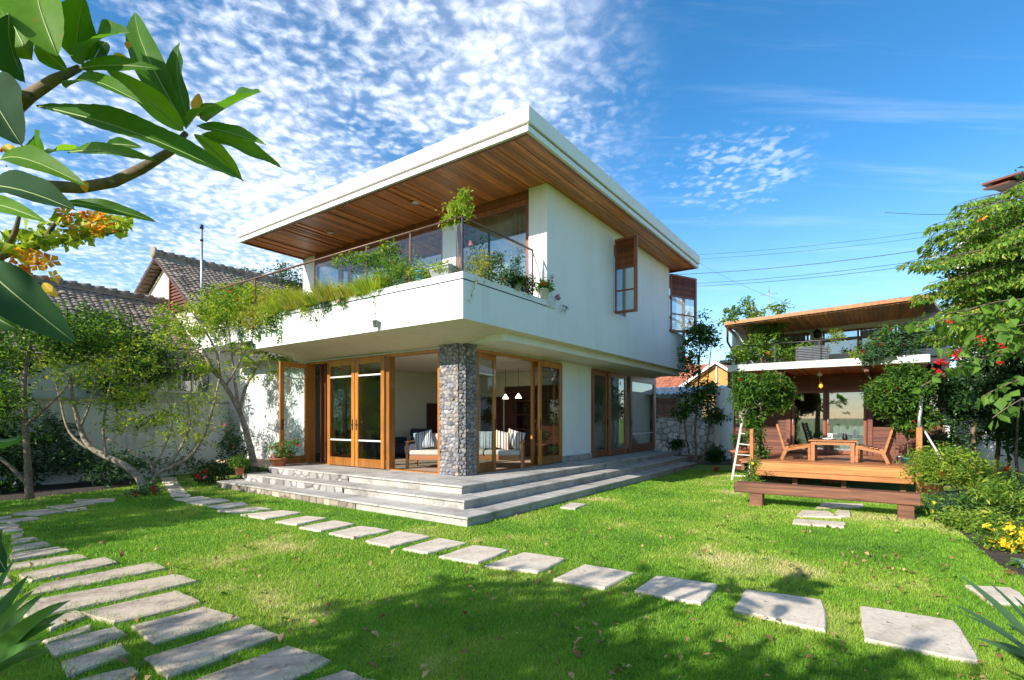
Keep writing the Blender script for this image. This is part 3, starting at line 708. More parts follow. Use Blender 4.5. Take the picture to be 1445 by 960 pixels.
m.box(5.2, 5.5, .66, .70, .46, 2.3); m.box(5.2, 5.5, 2.3, 2.34, .46, 2.3); m.box(5.15, 5.5, .70, 2.3, .46, .95)
cab = obj('cabinet', m, M['inbrown'], None, UV, 'dark wooden shelf cabinet with bottles against the brown wall inside', 'cabinet')
rng = np.random.default_rng(3); bm_ = plain('dark bottle glass', (.03, .05, .03), .15, .2, 3, 0)
k = 0
for zsh in (1.29, 1.74):
    for i in range(6):
        m = MB(); c = (5.33, .82+i*.25+rng.uniform(-.03, .03), zsh+.001); m.lathe([(.036, 0), (.036, .17), (.014, .22), (.014, .28)], c, 10)
        obj('bottle', m, bm_ if rng.random() < .7 else M['galv'], None, UV, 'dark bottle standing on a shelf of the wooden cabinet inside the house', 'bottle', 'bottles on the cabinet shelves')
m = MB(); m.box(3.1, 4.4, 4.0, 4.85, FZ, FZ+.62, bev=.08); m.box(3.1, 3.3, 4.0, 4.85, FZ+.6, FZ+.85, bev=.06); navy = plain('navy fabric', (.035, .05, .085), .9, .2, 6, .3, 200)
sf = thing('sofa', 'dark navy sofa standing at the back of the room behind the open doors', 'sofa', (3.4, 4.2, FZ)); obj('body', m, navy, sf)
m = MB(); m.box(2.5, 3.08, 3.9, 4.9, FZ+.1, FZ+.42, bev=.07); obj('seat_cushion', m, navy, sf)
m = MB(); m.box(2.55, 3.1, 3.86, 3.98, FZ, FZ+.6, bev=.05); m.box(2.55, 3.1, 4.88, 5.0, FZ, FZ+.6, bev=.05); obj('armrest', m, navy, sf)
# desk lamp on the wall side, curved neck
lt = thing('reading_lamp', 'black reading lamp with curved neck behind the navy sofa', 'lamp', (4.8, 3.8, FZ)); m = MB()
m.lathe([(.12, 0), (.12, .02), (.015, .03)], (4.8, 3.8, FZ)); obj('base', m, M['metal'], lt)
m = MB(); m.tube([(4.8, 3.8, FZ), (4.8, 3.8, 1.2), (4.78, 3.85, 1.35), (4.75, 3.98, 1.38), (4.75, 4.08, 1.30)], .014, 6); obj('neck', m, M['metal'], lt)
# pendant lamp
lampm, t, b, o = new_mat('lit lamp glass'); b.inputs['Base Color'].default_value = (.9, .85, .7, 1); b.inputs['Emission Color'].default_value = (1, .85, .6, 1); b.inputs['Emission Strength'].default_value = 2.5
for i, (a, c_, lab) in enumerate(((4.2, 1.55, 'small white cone pendant lamp hanging lower above the shelf cabinet'), (4.4, 2.15, 'small white cone pendant lamp half hidden by the glass door edge'))):
    pl = thing('pendant_lamp', lab, 'lamp', (a, c_, 3.06)); m = MB(); m.tube([(a, c_, 3.06), (a, c_, 2.32)], .006, 5); obj('cord', m, M['metal'], pl)
    m = MB(); m.lathe([(.09, 0), (.085, .03), (.03, .11), (.015, .14)], (a, c_, 2.18), 14); obj('lamp_shade', m, lampm, pl)

# ------------------------------------------------ terrace: three broad steps round the corner
ter = thing('terrace', 'grey stone terrace with three wide steps wrapping round the house corner', 'terrace', (-1.1, -1.0, 0))
def slabs_L(u0, v0, uend, vend, depth, z0, z1, name, seed, nose=.03, mat='terrace', len_=.95):
    rng = np.random.default_rng(seed); m = MB(); v = v0
    while v < vend-.05:
        L = min(len_*rng.uniform(.85, 1.15), vend-v); m.box(u0-nose, u0+depth, v+.003 if v > v0 else v0-nose, v+L-.003, z0, z1, bev=.006); v += L
    u = u0+depth
    while u < uend-.05:
        L = min(len_*rng.uniform(.85, 1.15), uend-u); m.box(u+.003, u+L-.003, v0-nose, v0+depth, z0, z1, bev=.006); u += L
    return obj(name, m, M[mat], ter, UV)
lev = [(-1.14, -.98, 10.1, 5.15, .45), (-1.60, -1.43, 10.0, 5.45, .30), (-2.05, -1.88, 9.5, 5.75, .15)]
for i, (u0, v0, ue, ve, z) in enumerate(lev):
    slabs_L(u0, v0, ue, ve, 1.15 if i == 0 else .52, z-.035, z, 'tread', 40+i)
    m = MB(); rng = np.random.default_rng(60+i); u = u0+.012
    m.box(u0+.01, u0+.5, v0+.01, v0+.5, z-.20, z-.036)
    uu = u0+.5
    while uu < ue-.1:
        L = min(rng.uniform(.8, 1.3), ue-uu); m.box(uu+.0015, uu+L-.0015, v0+.01+rng.uniform(0, .004), v0+.4, z-.20, z-.036); uu += L
    vv = v0+.5; vend_r = v0 + (3.1 if i < 2 else 2.6)
    while vv < vend_r-.1:
        L = min(rng.uniform(.7, 1.1), vend_r-vv); m.box(u0+.01+rng.uniform(0, .004), u0+.4, vv+.0015, vv+L-.0015, z-.20, z-.036); vv += L
    obj('riser', m, M['terrace'], ter, UV)
    pal2 = [(.30, .29, .27), (.38, .36, .34), (.20, .19, .18), (.44, .42, .40)] if i < 2 else [(.34, .28, .22), (.40, .34, .28), (.26, .21, .17)]
    V, F, C = wallpatch((u0+.012, ve-.02, z-.165), (0, -1, 0), (-1, 0, 0), ve-.02-vend_r, .13, .26 if i < 2 else .22, .05 if i < 2 else .02, 70+i, pal2, .018, .9)
    obj('rough_riser', MB().np(V, F, True), M['vcol'], ter, UV, colors=C)
    m = MB(); m.box(u0+.03, u0+.5, vend_r, ve-.01, z-.20, z-.036); obj('riser_core', m, M['terrace'], ter, UV)
m = MB(); m.box(-.1, 10.8, -.2, 5.1, .2, .436); m.box(-.45, .2, 5.1, 6.0, -.05, .40); obj('platform', m, M['terrace'], ter, UV)

# ------------------------------------------------ balcony railing
rl = thing('balcony_railing', 'brown topped glass railing with thin posts along the balcony edge', 'railing', (-1.1, -.95, 4.1))
ru, rv = -1.08, -.94
m = MB(); m.tube([(ru, 8.72, 5.12), (ru, rv, 5.12), (1.14, rv, 5.12)], .024, 8); obj('handrail', m, M['railmetal'], rl)
for (a, c_) in ((ru, rv), (ru, 1.62), (ru, .35), (ru, 3.4), (ru, 5.9), (-.33, rv), (1.14, rv)):
    m = MB(); m.box(a-.014, a+.014, c_-.014, c_+.014, 4.05, 5.11); obj('post', m, M['railmetal'] if c_ > 0 or a > 0 else M['metal'], rl)
for (a, c_) in ((rv+.03, .33), (.37, 1.6), (1.64, 3.38)):
    m = MB(); m.box(ru-.004, ru+.004, a, c_, 4.16, 5.02); obj('glass_panel', m, M['railglass'], rl)
for (a, c_) in ((ru+.03, -.36), (-.30, 1.11)):
    m = MB(); m.box(a, c_, rv-.004, rv+.004, 4.16, 5.02); obj('glass_panel', m, M['railglass'], rl)
m = MB(); m.tube([(1.14, rv, 5.10), (1.35, rv-.02, 4.75), (1.46, rv-.05, 4.35)], .012, 6); obj('brace', m, M['galv'], rl)
pole = thing('pole', 'tall thin metal pole at the far left end of the balcony railing', 'pole', (-1.1, 8.74, 4.1)); m = MB()
m.tube([(-1.1, 8.74, 4.0), (-1.1, 8.74, 7.0)], .035, 8); obj('shaft', m, M['galv'], pole)
m = MB(); m.lathe([(.05, 0), (.05, .10), (.04, .12)], (-1.1, 8.74, 6.95), 10); m.lathe([(.045, 0), (.045, .05)], (-1.1, 8.74, 6.6), 10); obj('cap', m, M['metal'], pole)

# ================================================================== garden wall, neighbour's house on the left
def tiles(o, U, Vd, nrows, ntile, amp=.035, per=5, lap=.03, rng=None):
    """pan tile sheet: o ridge corner, U along the ridge, Vd down the slope"""
    o = np.array(o, float); U = np.array(U, float); Vd = np.array(Vd, float); nn = np.cross(U, Vd); nn /= np.linalg.norm(nn)
    if nn[2] < 0: nn = -nn
    nx = ntile*per+1; xs = np.linspace(0, 1, nx); prof = amp*np.abs(np.sin(xs*ntile*math.pi))**.8
    V = []; F = []; rng = rng or np.random.default_rng(1)
    for r in range(nrows):
        a = r/nrows; b_ = (r+1)/nrows + .12/nrows; jit = np.repeat(rng.normal(size=ntile+1)*.008, per)[:nx]; base = len(V)*nx
        top = o + U*xs[:, None] + Vd*(a) + nn*(prof+jit)[:, None]; bot = o + U*xs[:, None] + Vd*b_ + nn*(prof+lap+jit)[:, None]; lip = bot - nn*(lap+.005)
        V += [top, bot, lip]
        i = np.arange(nx-1)
        for k in (0, 1): F.append(np.stack([base+k*nx+i, base+k*nx+i+1, base+(k+1)*nx+i+1, base+(k+1)*nx+i], 1))
    return np.concatenate(V), np.concatenate(F)
gw = thing('garden_wall', 'white garden wall with a dark coping behind the trees on the left', 'wall', (-4, 9.5, 0))
m = MB(); m.box(-11, .0, 9.5, 9.68, -.05, 2.05); obj('wall_face', m, M['oldwhite'], gw)
m = MB(); m.box(-11.05, .0, 9.44, 9.74, 2.05, 2.13, bev=.015); obj('coping', m, M['terrace'], gw)
nh = thing('house', "neighbour's white house with old brown tiled roofs behind the garden wall", 'house', (-3, 10.2, 0))
m = MB(); m.box(-12, -1.95, 10.0, 15.5, 0, 3.4); m.box(-1.95, -.30, 10.0, 15.5, 0, 2.38); m.box(-1.95, 3.5, 10.0, 15.5, 3.12, 3.4); m.box(-.30, 3.5, 10.0, 15.5, 0, 3.12); obj('wall', m, M['oldwhite'], nh)
m = MB(); m.box(-1.95, -.3, 9.93, 10.0, 2.36, 2.42); m.box(-1.95, -.3, 9.95, 10.02, 3.08, 3.12)
for a in (-1.95, -1.15, -.85, -.36): m.box(a, a+.05, 9.95, 10.02, 2.42, 3.08)
wf = obj('window', m, M['galv'], nh); m = MB(); m.box(-1.9, -.36, 9.985, 9.993, 2.42, 3.08); obj('pane', m, M['glassup'], wf)
V, F = tiles((-12.2, 12.6, 5.62), (11.9, 0, -.25), (0, -2.95, -2.30), 26, 66, .028); obj('roof', MB().np(V, F), M['rooftile'], nh)
V, F = tiles((-12.2, 12.6, 5.62), (11.9, 0, -.25), (0, 2.95, -2.30), 10, 66, .028); obj('roof', MB().np(V, F), M['rooftile'], nh)
m = MB(); m.beam((-12.2, 12.6, 5.68), (-.3, 12.6, 5.44), .16, .13); x = -12.1
while x < -.4: m.tube([(x, 12.6, 5.73-(x+12)*.021), (x+.30, 12.6, 5.76-(x+12)*.021)], [.10, .12], 8); x += .33
obj('ridge', m, M['rooftile'], nh)
# upper gable block
GU, RZ, EV, EZ, EV2, EZ2 = -.75, 7.0, 9.75, 4.80, 15.4, 5.55
m = MB(); m.add([(GU+.3, 12.8, RZ-.18), (GU+.3, 10.2, 5.0), (GU+.3, 10.2, 3.2), (GU+.3, 15.2, 3.2), (GU+.3, 15.2, 5.5), (6, 12.8, RZ-.18), (6, 10.2, 5.0), (6, 10.2, 3.2), (6, 15.2, 3.2), (6, 15.2, 5.5)],
      [(0, 4, 3, 2, 1), (5, 6, 7, 8, 9), (1, 2, 7, 6), (0, 1, 6, 5), (4, 0, 5, 9)]); obj('wall', m, M['cream'], nh)
V, F = tiles((GU-.05, 12.8, RZ), (7.2, 0, 0), (0, EV-12.8, EZ-RZ), 26, 40, .028); obj('roof', MB().np(V, F), M['rooftile'], nh)
V, F = tiles((GU-.05, 12.8, RZ), (7.2, 0, 0), (0, EV2-12.8, EZ2-RZ), 14, 40, .028); obj('roof', MB().np(V, F), M['rooftile'], nh)
m = MB(); m.beam((GU, 12.8, RZ+.04), (6.4, 12.8, RZ+.04), .16, .14); x = GU-.1
while x < 6.3: m.tube([(x, 12.8, RZ+.10), (x+.30, 12.8, RZ+.13)], [.11, .13], 8); x += .33
m.lathe([(.17, 0), (.20, .05), (.17, .10)], (0, 0, 0), 12, Matrix.Translation((GU-.02, 12.8, RZ+.12)) @ Matrix.Rotation(rad(-90), 4, 'Y'))
obj('ridge', m, M['rooftile'], nh)
m = MB(); m.beam((GU-.04, 12.8, RZ-.06), (GU-.04, EV, EZ-.06), .03, .09); m.beam((GU-.04, 12.8, RZ-.06), (GU-.04, EV2, EZ2-.06), .03, .09); obj('bargeboard', m, M['inbrown'], nh)
m = MB(); m.add([(GU+.27, 12.3, 6.35), (GU+.27, 10.9, 5.15), (GU+.27, 12.3, 5.15)], [(0, 1, 2)]); z = 5.2
while z < 6.3: m.box(GU+.23, GU+.26, 12.3-(6.35-z)*1.16, 12.3, z, z+.05); z += .11
m.beam((GU+.24, 12.3, 6.4), (GU+.24, 10.85, 5.13), .06, .06); m.box(GU+.2, GU+.27, 12.28, 12.36, 5.1, 6.4); m.box(GU+.2, GU+.27, 10.85, 12.3, 5.08, 5.15); obj('gable_vent', m, M['clad'], nh)

# ================================================================== far shed, slatted gate and orange house between the two houses
sh = thing('shed', 'low stone-faced shed with corrugated roof between the two houses', 'shed', (15, 0, 0))
V, F, C = wallpatch((14.98, 2.6, 0), (0, -1, 0), (-1, 0, 0), 4.4, 1.62, .30, .035, 90, [(.42, .40, .38), (.50, .48, .45), (.36, .34, .33), (.46, .42, .38)], .035, 1.0)
obj('stone_wall', MB().np(V, F, True), M['vcol'], sh, colors=C)
m = MB(); m.box(15, 15.2, 2.6, 3.0, 0, 2.5); m.box(15, 15.2, -1.8, -1.5, 1.6, 2.7); m.box(15, 15.2, -.5, .35, 1.6, 2.7); m.box(15.1, 15.2, .35, 2.6, 1.6, 2.9); m.box(15.0, 15.2, -1.8, 3.0, 0, 1.6); m.box(12.2, 15.2, -1.95, -1.78, 0, 2.75); obj('wall', m, M['oldwhite'], sh)
m = MB(); m.box(14.95, 15.05, -1.5, -.5, 1.60, 1.66); m.box(14.95, 15.05, -1.5, -1.44, 1.66, 2.3); m.box(14.95, 15.05, -.96, -.9, 1.66, 2.3); m.box(14.95, 15.05, -.56, -.5, 1.66, 2.3); m.box(14.95, 15.05, -1.5, -.5, 2.3, 2.36)
f_ = obj('window', m, M['galv'], sh); m = MB(); m.box(14.99, 15.0, -1.46, -.52, 1.64, 2.32); obj('pane', m, M['glassup'], f_)
m = MB(); nx = 150; vs = []
for (u_, z_) in ((14.2, 2.66), (17.2, 3.12)):
    for i in range(nx): vs.append((u_, -2.2+5.4*i/(nx-1), z_+.035*math.sin(i*.9)))
m.add(vs, [(i, i+1, nx+i+1, nx+i) for i in range(nx-1)], True); obj('roof', m, M['sheetroof'], sh)
m = MB(); m.tube([(14.9, -1.65, 0), (14.9, -1.65, 2.4), (14.7, -1.6, 2.6), (14.3, -1.2, 2.62)], .03, 7); m.tube([(14.9, .42, 0), (14.9, .42, 2.6)], .03, 7); obj('downpipe', m, M['galv'], sh)
gt = thing('slatted_screen', 'dark slatted timber screen on top of the stone wall beside the house', 'screen', (14.9, 1.2, 1.62)); m = MB(); z = 1.68
while z < 2.5: m.box(14.9, 14.94, .40, 2.5, z, z+.09); z += .14
obj('slats', m, M['framedark'], gt); m = MB(); m.box(14.94, 14.98, .40, .46, 1.6, 2.55); m.box(14.94, 14.98, 1.4, 1.46, 1.6, 2.55); obj('post', m, M['metal'], gt)
oh = thing('house', 'distant orange house with a small gable and red tiled roof beyond the shed', 'house', (23, 1.5, 0))
om = plain('orange render', (.60, .30, .085), .85, .12, 2)
m = MB(); m.add([(22, .6, 4.62), (22, 2.6, 3.3), (22, 2.6, 0), (22, -1.2, 0), (22, -1.2, 3.4), (30, .6, 4.62), (30, 2.6, 3.3), (30, 2.6, 0), (30, -1.2, 0), (30, -1.2, 3.4)], [(0, 4, 3, 2, 1), (5, 6, 7, 8, 9), (1, 2, 7, 6), (4, 0, 5, 9), (3, 4, 9, 8)]); m.box(22.5, 30, 2.6, 7, 0, 3.0); obj('wall', m, om, oh)
V, F = tiles((21.7, .6, 4.75), (8, 0, 0), (0, -1.95, -1.35), 7, 26); obj('roof', MB().np(V, F), M['redtile'], oh)
V, F = tiles((21.7, .6, 4.75), (8, 0, 0), (0, 2.3, -1.55), 8, 26); obj('roof', MB().np(V, F), M['redtile'], oh)
V, F = tiles((25, 7.5, 4.9), (0, -6.2, 0), (-3.2, 0, -1.9), 11, 26); obj('roof', MB().np(V, F), M['redtile'], oh)
m = MB(); m.beam((21.68, .6, 4.68), (21.68, -1.35, 3.33), .05, .14); m.beam((21.68, .6, 4.68), (21.68, 2.9, 3.13), .05, .14); m.box(21.9, 21.98, .55, .62, 3.0, 4.6); obj('bargeboard', m, M['whitemetal'], oh)
m = MB(); m.box(25.6, 26.1, 3.2, 3.8, 4.2, 5.45); m.box(25.5, 26.2, 3.1, 3.9, 5.45, 5.55); obj('chimney', m, M['redtile'], oh)

# ================================================================== second house with its deck
h2 = thing('house', 'smaller two-storey house with timber veranda ceiling and plants along its white balcony', 'house', (9.5, -5.9, 0))
def q(name, mb, mat, par=None, **k): return obj(name, mb, M[mat], par or h2, UV, **k)
m = MB(); m.box(9.5, 9.7, -8.3, -3.0, 3.05, 3.45); m.box(9.5, 9.7, -8.3, -3.0, 4.12, 4.36); m.box(9.5, 9.7, -5.45, -5.15, 3.45, 4.12); m.box(9.5, 9.7, -3.4, -3.0, 3.45, 4.12)
m.box(9.7, 14, -3.12, -2.96, 0, 4.36); m.box(9.7, 14, -8.3, -8.14, 0, 4.36); q('wall', m, 'white')
for side in (((-8.2, -7.35), (-7.35, -6.62)), ((-4.58, -3.9), (-3.9, -3.05))):
    m = MB(); z = .58
    while z < 2.80:
        for (a, c_) in side:
            if 1.35 < z < 2.35 and (a < -7.3 or a > -4.0): continue
            m.box(9.44, 9.5, a, c_, z, z+.093)
        z += .1
    q('cladding', m, 'clad')
m = MB(); m.box(9.42, 9.5, -6.54, -4.66, 2.52, 2.87); q('header_board', m, 'clad')
m = MB(); m.box(9.40, 9.52, -6.66, -6.54, .58, 2.86, bev=.006); m.box(9.40, 9.52, -4.66, -4.54, .58, 2.86, bev=.006); m.box(9.38, 9.54, -6.54, -4.66, 2.42, 2.52); q('door_frame', m, 'clad')
def door2(a0, a1, lab=None):
    m = MB(); m.box(9.46, 9.50, a0, a0+.07, .6, 2.42); m.box(9.46, 9.50, a1-.07, a1, .6, 2.42); m.box(9.46, 9.50, a0+.07, a1-.07, 2.34, 2.42); m.box(9.46, 9.50, a0+.07, a1-.07, .6, .70)
    f = q('door', m, 'framedark'); m = MB(); m.box(9.478, 9.484, a0+.06, a1-.06, .68, 2.36); obj('glass', m, M['glassup'], f)
    m = MB(); m.tube([(9.45, a1-.04, 1.45), (9.40, a1-.04, 1.45), (9.40, a1-.04, 1.6), (9.45, a1-.04, 1.6)], .008, 6); obj('handle', m, M['whitemetal'], f); return f
door2(-5.55, -4.68); door2(-6.52, -5.57)
m = MB(); m.box(9.45, 9.47, -5.0, -4.92, 2.12, 2.28); m.box(9.44, 9.45, -5.72, -5.6, 1.0, 1.18); q('switch_box', m, 'whitemetal')
curtain(h2, 9.75, -6.5, -5.6, .6, 2.4, cm, .02, .16)
for (a, c_) in ((-8.1, -7.4), (-3.9, -3.15)):
    f = framed('window', 9.49, a, c_, 1.35, 2.38, fw=.05, par=h2)
for (a, c_, hb) in ((-5.12, -3.45, ()), (-6.35, -5.47, ()), (-7.2, -6.37, ()), (-8.1, -7.22, ())):
    framed('window', 9.52, a, c_, 3.2, 4.12, fw=.05, par=h2)
m = MB(); m.box(9.9, 13.8, -8.1, -3.1, .50, .575); m.box(9.9, 13.8, -8.1, -3.1, 2.86, 2.95); m.box(12.5, 12.6, -8.1, -3.1, .58, 4.3); q('interior', m, 'inbrown')
curtain(h2, 9.8, -7.1, -6.4, 3.2, 4.1, cm, .02, .14); curtain(h2, 9.8, -5.0, -4.2, 3.2, 4.1, cm, .02, .14)
# balcony slab, veranda ceiling
m = MB(); m.box(6.95, 7.15, -7.75, -3.45, 2.87, 3.05, bev=.008); m.box(7.15, 9.5, -3.55, -3.45, 2.87, 3.05); m.box(7.15, 9.5, -7.75, -7.65, 2.87, 3.05); q('balcony_edge', m, 'oldwhite')
m = MB(); m.box(7.15, 9.5, -7.65, -3.55, 2.94, 3.0); q('balcony_floor', m, 'terrace')
m = MB(); vv = -7.65
while vv < -3.56: m.box(7.15, 9.42, vv, vv+.095, 2.87-.0, 2.935); vv += .1
q('veranda_ceiling', m, 'soffit')
m = MB(); m.box(7.1, 9.4, -4.75, -4.65, 2.72, 2.87); m.box(7.1, 9.4, -6.62, -6.52, 2.72, 2.87); q('ceiling_beam', m, 'clad')
m = MB(); m.tube([(7.05, -3.52, 3.55), (7.05, -7.70, 3.55)], .018, 6)
for c_ in (-3.52, -4.6, -5.6, -6.6, -7.7): m.box(7.04, 7.06, c_-.01, c_+.01, 3.05, 3.55)
q('balcony_rail', m, 'metal')
# roof
m = MB(); m.add([(6.7, -7.72, 4.36), (6.7, -3.45, 4.20), (14.3, -2.6, 4.7), (14.3, -8.6, 4.86), (6.7, -7.72, 4.30), (6.7, -3.45, 4.14), (14.3, -2.6, 4.64), (14.3, -8.6, 4.80)], [(0, 1, 2, 3), (7, 6, 5, 4), (0, 4, 5, 1), (1, 5, 6, 2), (2, 6, 7, 3), (3, 7, 4, 0)]); r2 = q('roof', m, 'rooftile')
m = MB(); m.beam((6.70, -7.75, 4.30), (6.70, -3.43, 4.14), .04, .075); m.beam((6.72, -3.44, 4.13), (9.5, -3.1, 4.22), .04, .10); m.beam((6.72, -7.74, 4.28), (9.5, -8.1, 4.36), .04, .10); obj('fascia', m, M['frame'], r2)
m = MB(); n_ = 42
for i in range(n_):
    a = -7.70 + (4.24)*i/n_; c_ = a+4.24/n_-.006; z1_ = 4.225-.155*i/n_
    m.add([(6.74, a, z1_), (6.74, c_, z1_), (9.5, c_, z1_+.07), (9.5, a, z1_+.07), (6.74, a, z1_+.03), (6.74, c_, z1_+.03), (9.5, c_, z1_+.1), (9.5, a, z1_+.1)], [(0, 3, 2, 1), (4, 5, 6, 7), (0, 1, 5, 4), (1, 2, 6, 5), (3, 0, 4, 7)])
obj('soffit_boards', m, M['soffit'], r2)
m = MB(); m.box(9.8, 12.5, -2.96, -2.55, 3.42, 3.50); q('side_canopy', m, 'oldwhite'); m = MB(); m.box(10.0, 12.4, -2.955, -2.75, 2.6, 3.42); q('side_bay', m, 'clad')
m = MB(); m.tube([(6.75, -3.5, 4.1), (7.4, -3.35, 3.75), (9.4, -3.15, 3.5), (9.45, -3.05, 0)], .03, 6); q('downpipe', m, 'framedark')
an = thing('antenna', 'thin television antenna mast on the roof of the smaller house', 'antenna', (10.5, -3.9, 4.4)); m = MB()
m.tube([(10.5, -3.9, 4.4), (10.5, -3.9, 5.85)], .014, 5); m.tube([(10.5, -4.15, 5.6), (10.5, -3.65, 5.6)], .009, 5); m.tube([(10.35, -3.9, 5.7), (10.65, -3.9, 5.7)], .009, 5); obj('mast', m, M['galv'], an)
ac = thing('ac_unit', 'grey slatted metal box standing on the balcony of the smaller house', 'box', (7.3, -5.35, 3.05)); m = MB(); z = 3.08  # slatted box is an air-conditioning unit, not a planter
m.box(7.2, 7.5, -5.75, -5.1, 3.05, 3.40)
for c_ in (-5.78, -5.42, -5.08): m.box(7.16, 7.19, c_-.015, c_+.015, 3.04, 3.46)
obj('body', m, M['metal'], ac); m = MB()
while z < 3.44: m.box(7.17, 7.20, -5.76, -5.1, z, z+.018); z += .042
obj('slats', m, plain('slate grey metal', (.10, .12, .15), .5, .1), ac)
lp = thing('hanging_lamp', 'small round lamp hanging under the timber veranda ceiling', 'lamp', (7.7, -5.55, 2.6)); m = MB(); m.tube([(7.7, -5.55, 2.87), (7.7, -5.55, 2.76)], .008, 5); m.lathe([(.02, 0), (.065, .03), (.07, .07), (.03, .10)], (7.7, -5.55, 2.70), 12); obj('lamp_shade', m, M['whitemetal'], lp)
m = MB(); m.tube([(7.7, -5.55, 2.70), (7.7, -5.55, 2.52)], .005, 5); m.lathe([(.01, 0), (.055, .05), (.04, .12), (.012, .17)], (7.7, -5.58, 2.38), 10); obj('bulb', m, M['yellow'], lp)
wl = thing('wall_lantern', 'dark wrought lantern hung under the eaves between the upper windows', 'lantern', (9.3, -5.35, 4.0)); m = MB(); m.lathe([(.02, -.05), (.09, .0), (.10, .16), (.03, .22)], (9.3, -5.35, 3.95), 8); m.tube([(9.3, -5.35, 4.15), (9.3, -5.35, 4.3)], .01, 5); obj('body', m, M['metal'], wl)
# deck
dk = thing('deck', 'raised timber deck in front of the smaller house', 'deck', (6.3, -5.9, 0))
m = MB(); x = 6.0
while x < 9.4: m.box(x, x+.115, -7.45, -3.95, .545, .58, bev=.004); x += .12
obj('deck_boards', m, M['deck'], dk)
m = MB()
for z in (.215, .335, .445): m.box(5.955, 5.995, -7.42, -4.28, z, z+(.112 if z < .4 else .096), bev=.004)
m.box(5.95, 6.06, -7.44, -4.26, .543, .583, bev=.004); obj('fascia_board', m, M['fasc'], dk)
for a in (6.3, 7.6, 9.0):
    for c_ in (-7.3, -6.2, -5.2, -4.2): m = MB(); m.box(a, a+.1, c_, c_+.1, 0, .54); obj('joist_post', m, M['beam'], dk)
m = MB(); m.box(6.1, 9.3, -4.05, -3.98, .3, .54); obj('rim_joist', m, M['beam'], dk)
m = MB(); m.prism([(6.0, -4.0), (6.0, -4.30), (6.1, -4.0)][::-1], .50, .583); obj('corner_board', m, M['deck'], dk)
m = MB(); m.box(5.86, 5.945, -7.56, -7.455, 0, 1.42, bev=.006); ps = obj('post', m, M['fasc'], dk)
m = MB(); m.tube([(5.9, -7.51, 1.30), (5.9, -7.51, 1.62), (5.93, -7.53, 1.74), (5.98, -7.55, 2.08)], .034, 7); obj('post_sleeve', m, M['galv'], ps)
m = MB(); m.box(5.88, 5.95, -4.30, -4.22, 0, 1.35, bev=.006); obj('post', m, M['fasc'], dk); m = MB(); m.box(5.9, 5.96, -7.9, -7.56, .02, .24); obj('edging_board', m, M['fasc'], dk)
m = MB(); m.box(7.2, 7.5, -6.0, -5.6, 0, .12, bev=.01); obj('footing_block', m, M['redtile'], dk)
# table and two low chairs on the deck
tb = thing('table', 'low square timber table on the deck between two chairs', 'table', (6.75, -5.9, .58)); m = MB()
for k in range(6): m.box(6.42+k*.115, 6.53+k*.115, -6.42, -5.42, 1.06, 1.09, bev=.004)
obj('tabletop', m, M['furn'], tb)
m = MB(); m.box(6.46, 6.5, -6.36, -5.48, .98, 1.06); m.box(7.02, 7.06, -6.36, -5.48, .98, 1.06); m.box(6.5, 7.02, -6.37, -6.33, .98, 1.06); m.box(6.5, 7.02, -5.51, -5.47, .98, 1.06); obj('apron', m, M['furn'], tb)
for (a, c_) in ((6.47, -6.35), (6.47, -5.55), (6.98, -6.35), (6.98, -5.55)):
    m = MB(); m.box(a-.005, a+.075, c_-.005, c_+.075, .58, .98, bev=.004); obj('leg', m, M['furn'], tb)
tr_ = thing('tray', 'small white dish lying on the timber deck table', 'dish', (6.9, -5.8, 1.09)); m = MB(); m.lathe([(.10, 0), (.14, .035), (.13, .035), (.095, .008)], (6.9, -5.8, 1.092), 16); obj('bowl', m, M['whitemetal'], tr_)
cup = thing('jug', 'dark jug on the right part of the timber deck table', 'jug', (6.8, -6.15, 1.09)); m = MB(); m.lathe([(.05, 0), (.06, .06), (.035, .13), (.042, .16)], (6.8, -6.15, 1.092), 12); obj('body', m, M['metal'], cup)
m = MB(); m.tube([(6.8, -6.20, 1.21), (6.8, -6.26, 1.19), (6.8, -6.25, 1.13), (6.8, -6.205, 1.12)], .007, 5); obj('handle', m, M['metal'], cup)
def lounge_chair(name, label, m4, group):
    """low slatted chair in its own frame: faces +x, origin on the floor"""
    o = bpy.data.objects.new(name, None); COL.objects.link(o); o.location = m4.to_translation(); o.rotation_euler = m4.to_euler(); MATW[o.name] = m4; tag(o, label, 'chair', group)
    for s in (-1, 1):
        m = MB(); m.beam((.30, s*.25, 0), (.30, s*.25, .34), .055, .055, bev=.004); obj('leg', m, M['furn'], o, 'local')
        m = MB(); m.beam((-.30, s*.25, 0), (-.16, s*.25, .34), .05, .07, bev=.004); obj('leg', m, M['furn'], o, 'local')
        m = MB(); m.beam((-.24, s*.25, .24), (.33, s*.25, .36), .045, .07, bev=.004); obj('side_rail', m, M['furn'], o, 'local')
        m = MB(); m.beam((-.22, s*.25, .22), (-.40, s*.25, .88), .05, .06, bev=.004); obj('back_post', m, M['furn'], o, 'local')
    m = MB()
    for k in range(6): x = -.2+k*.092; m.box(x, x+.08, -.25, .25, .31+(x+.2)*.17, .33+(x+.2)*.17, bev=.003)
    obj('seat', m, M['furn'], o, 'local')
    m = MB()
    for k in range(6):
        a = k/6+.06; p = Vector((-.22-.2*a*1.0, 0, .28+.60*a)); m.beam(p+Vector((.02, -.25, 0)), p+Vector((.02, .25, 0)), .075, .02, up=(.95, 0, .3))
    obj('backrest', m, M['clad'], o, 'local'); return o
ch1 = lounge_chair('lounge_chair', 'low timber chair on the left of the deck table', UV @ Matrix.Translation((6.75, -5.10, .585)) @ Matrix.Rotation(rad(-82), 4, 'Z'), 'low chairs on the deck')
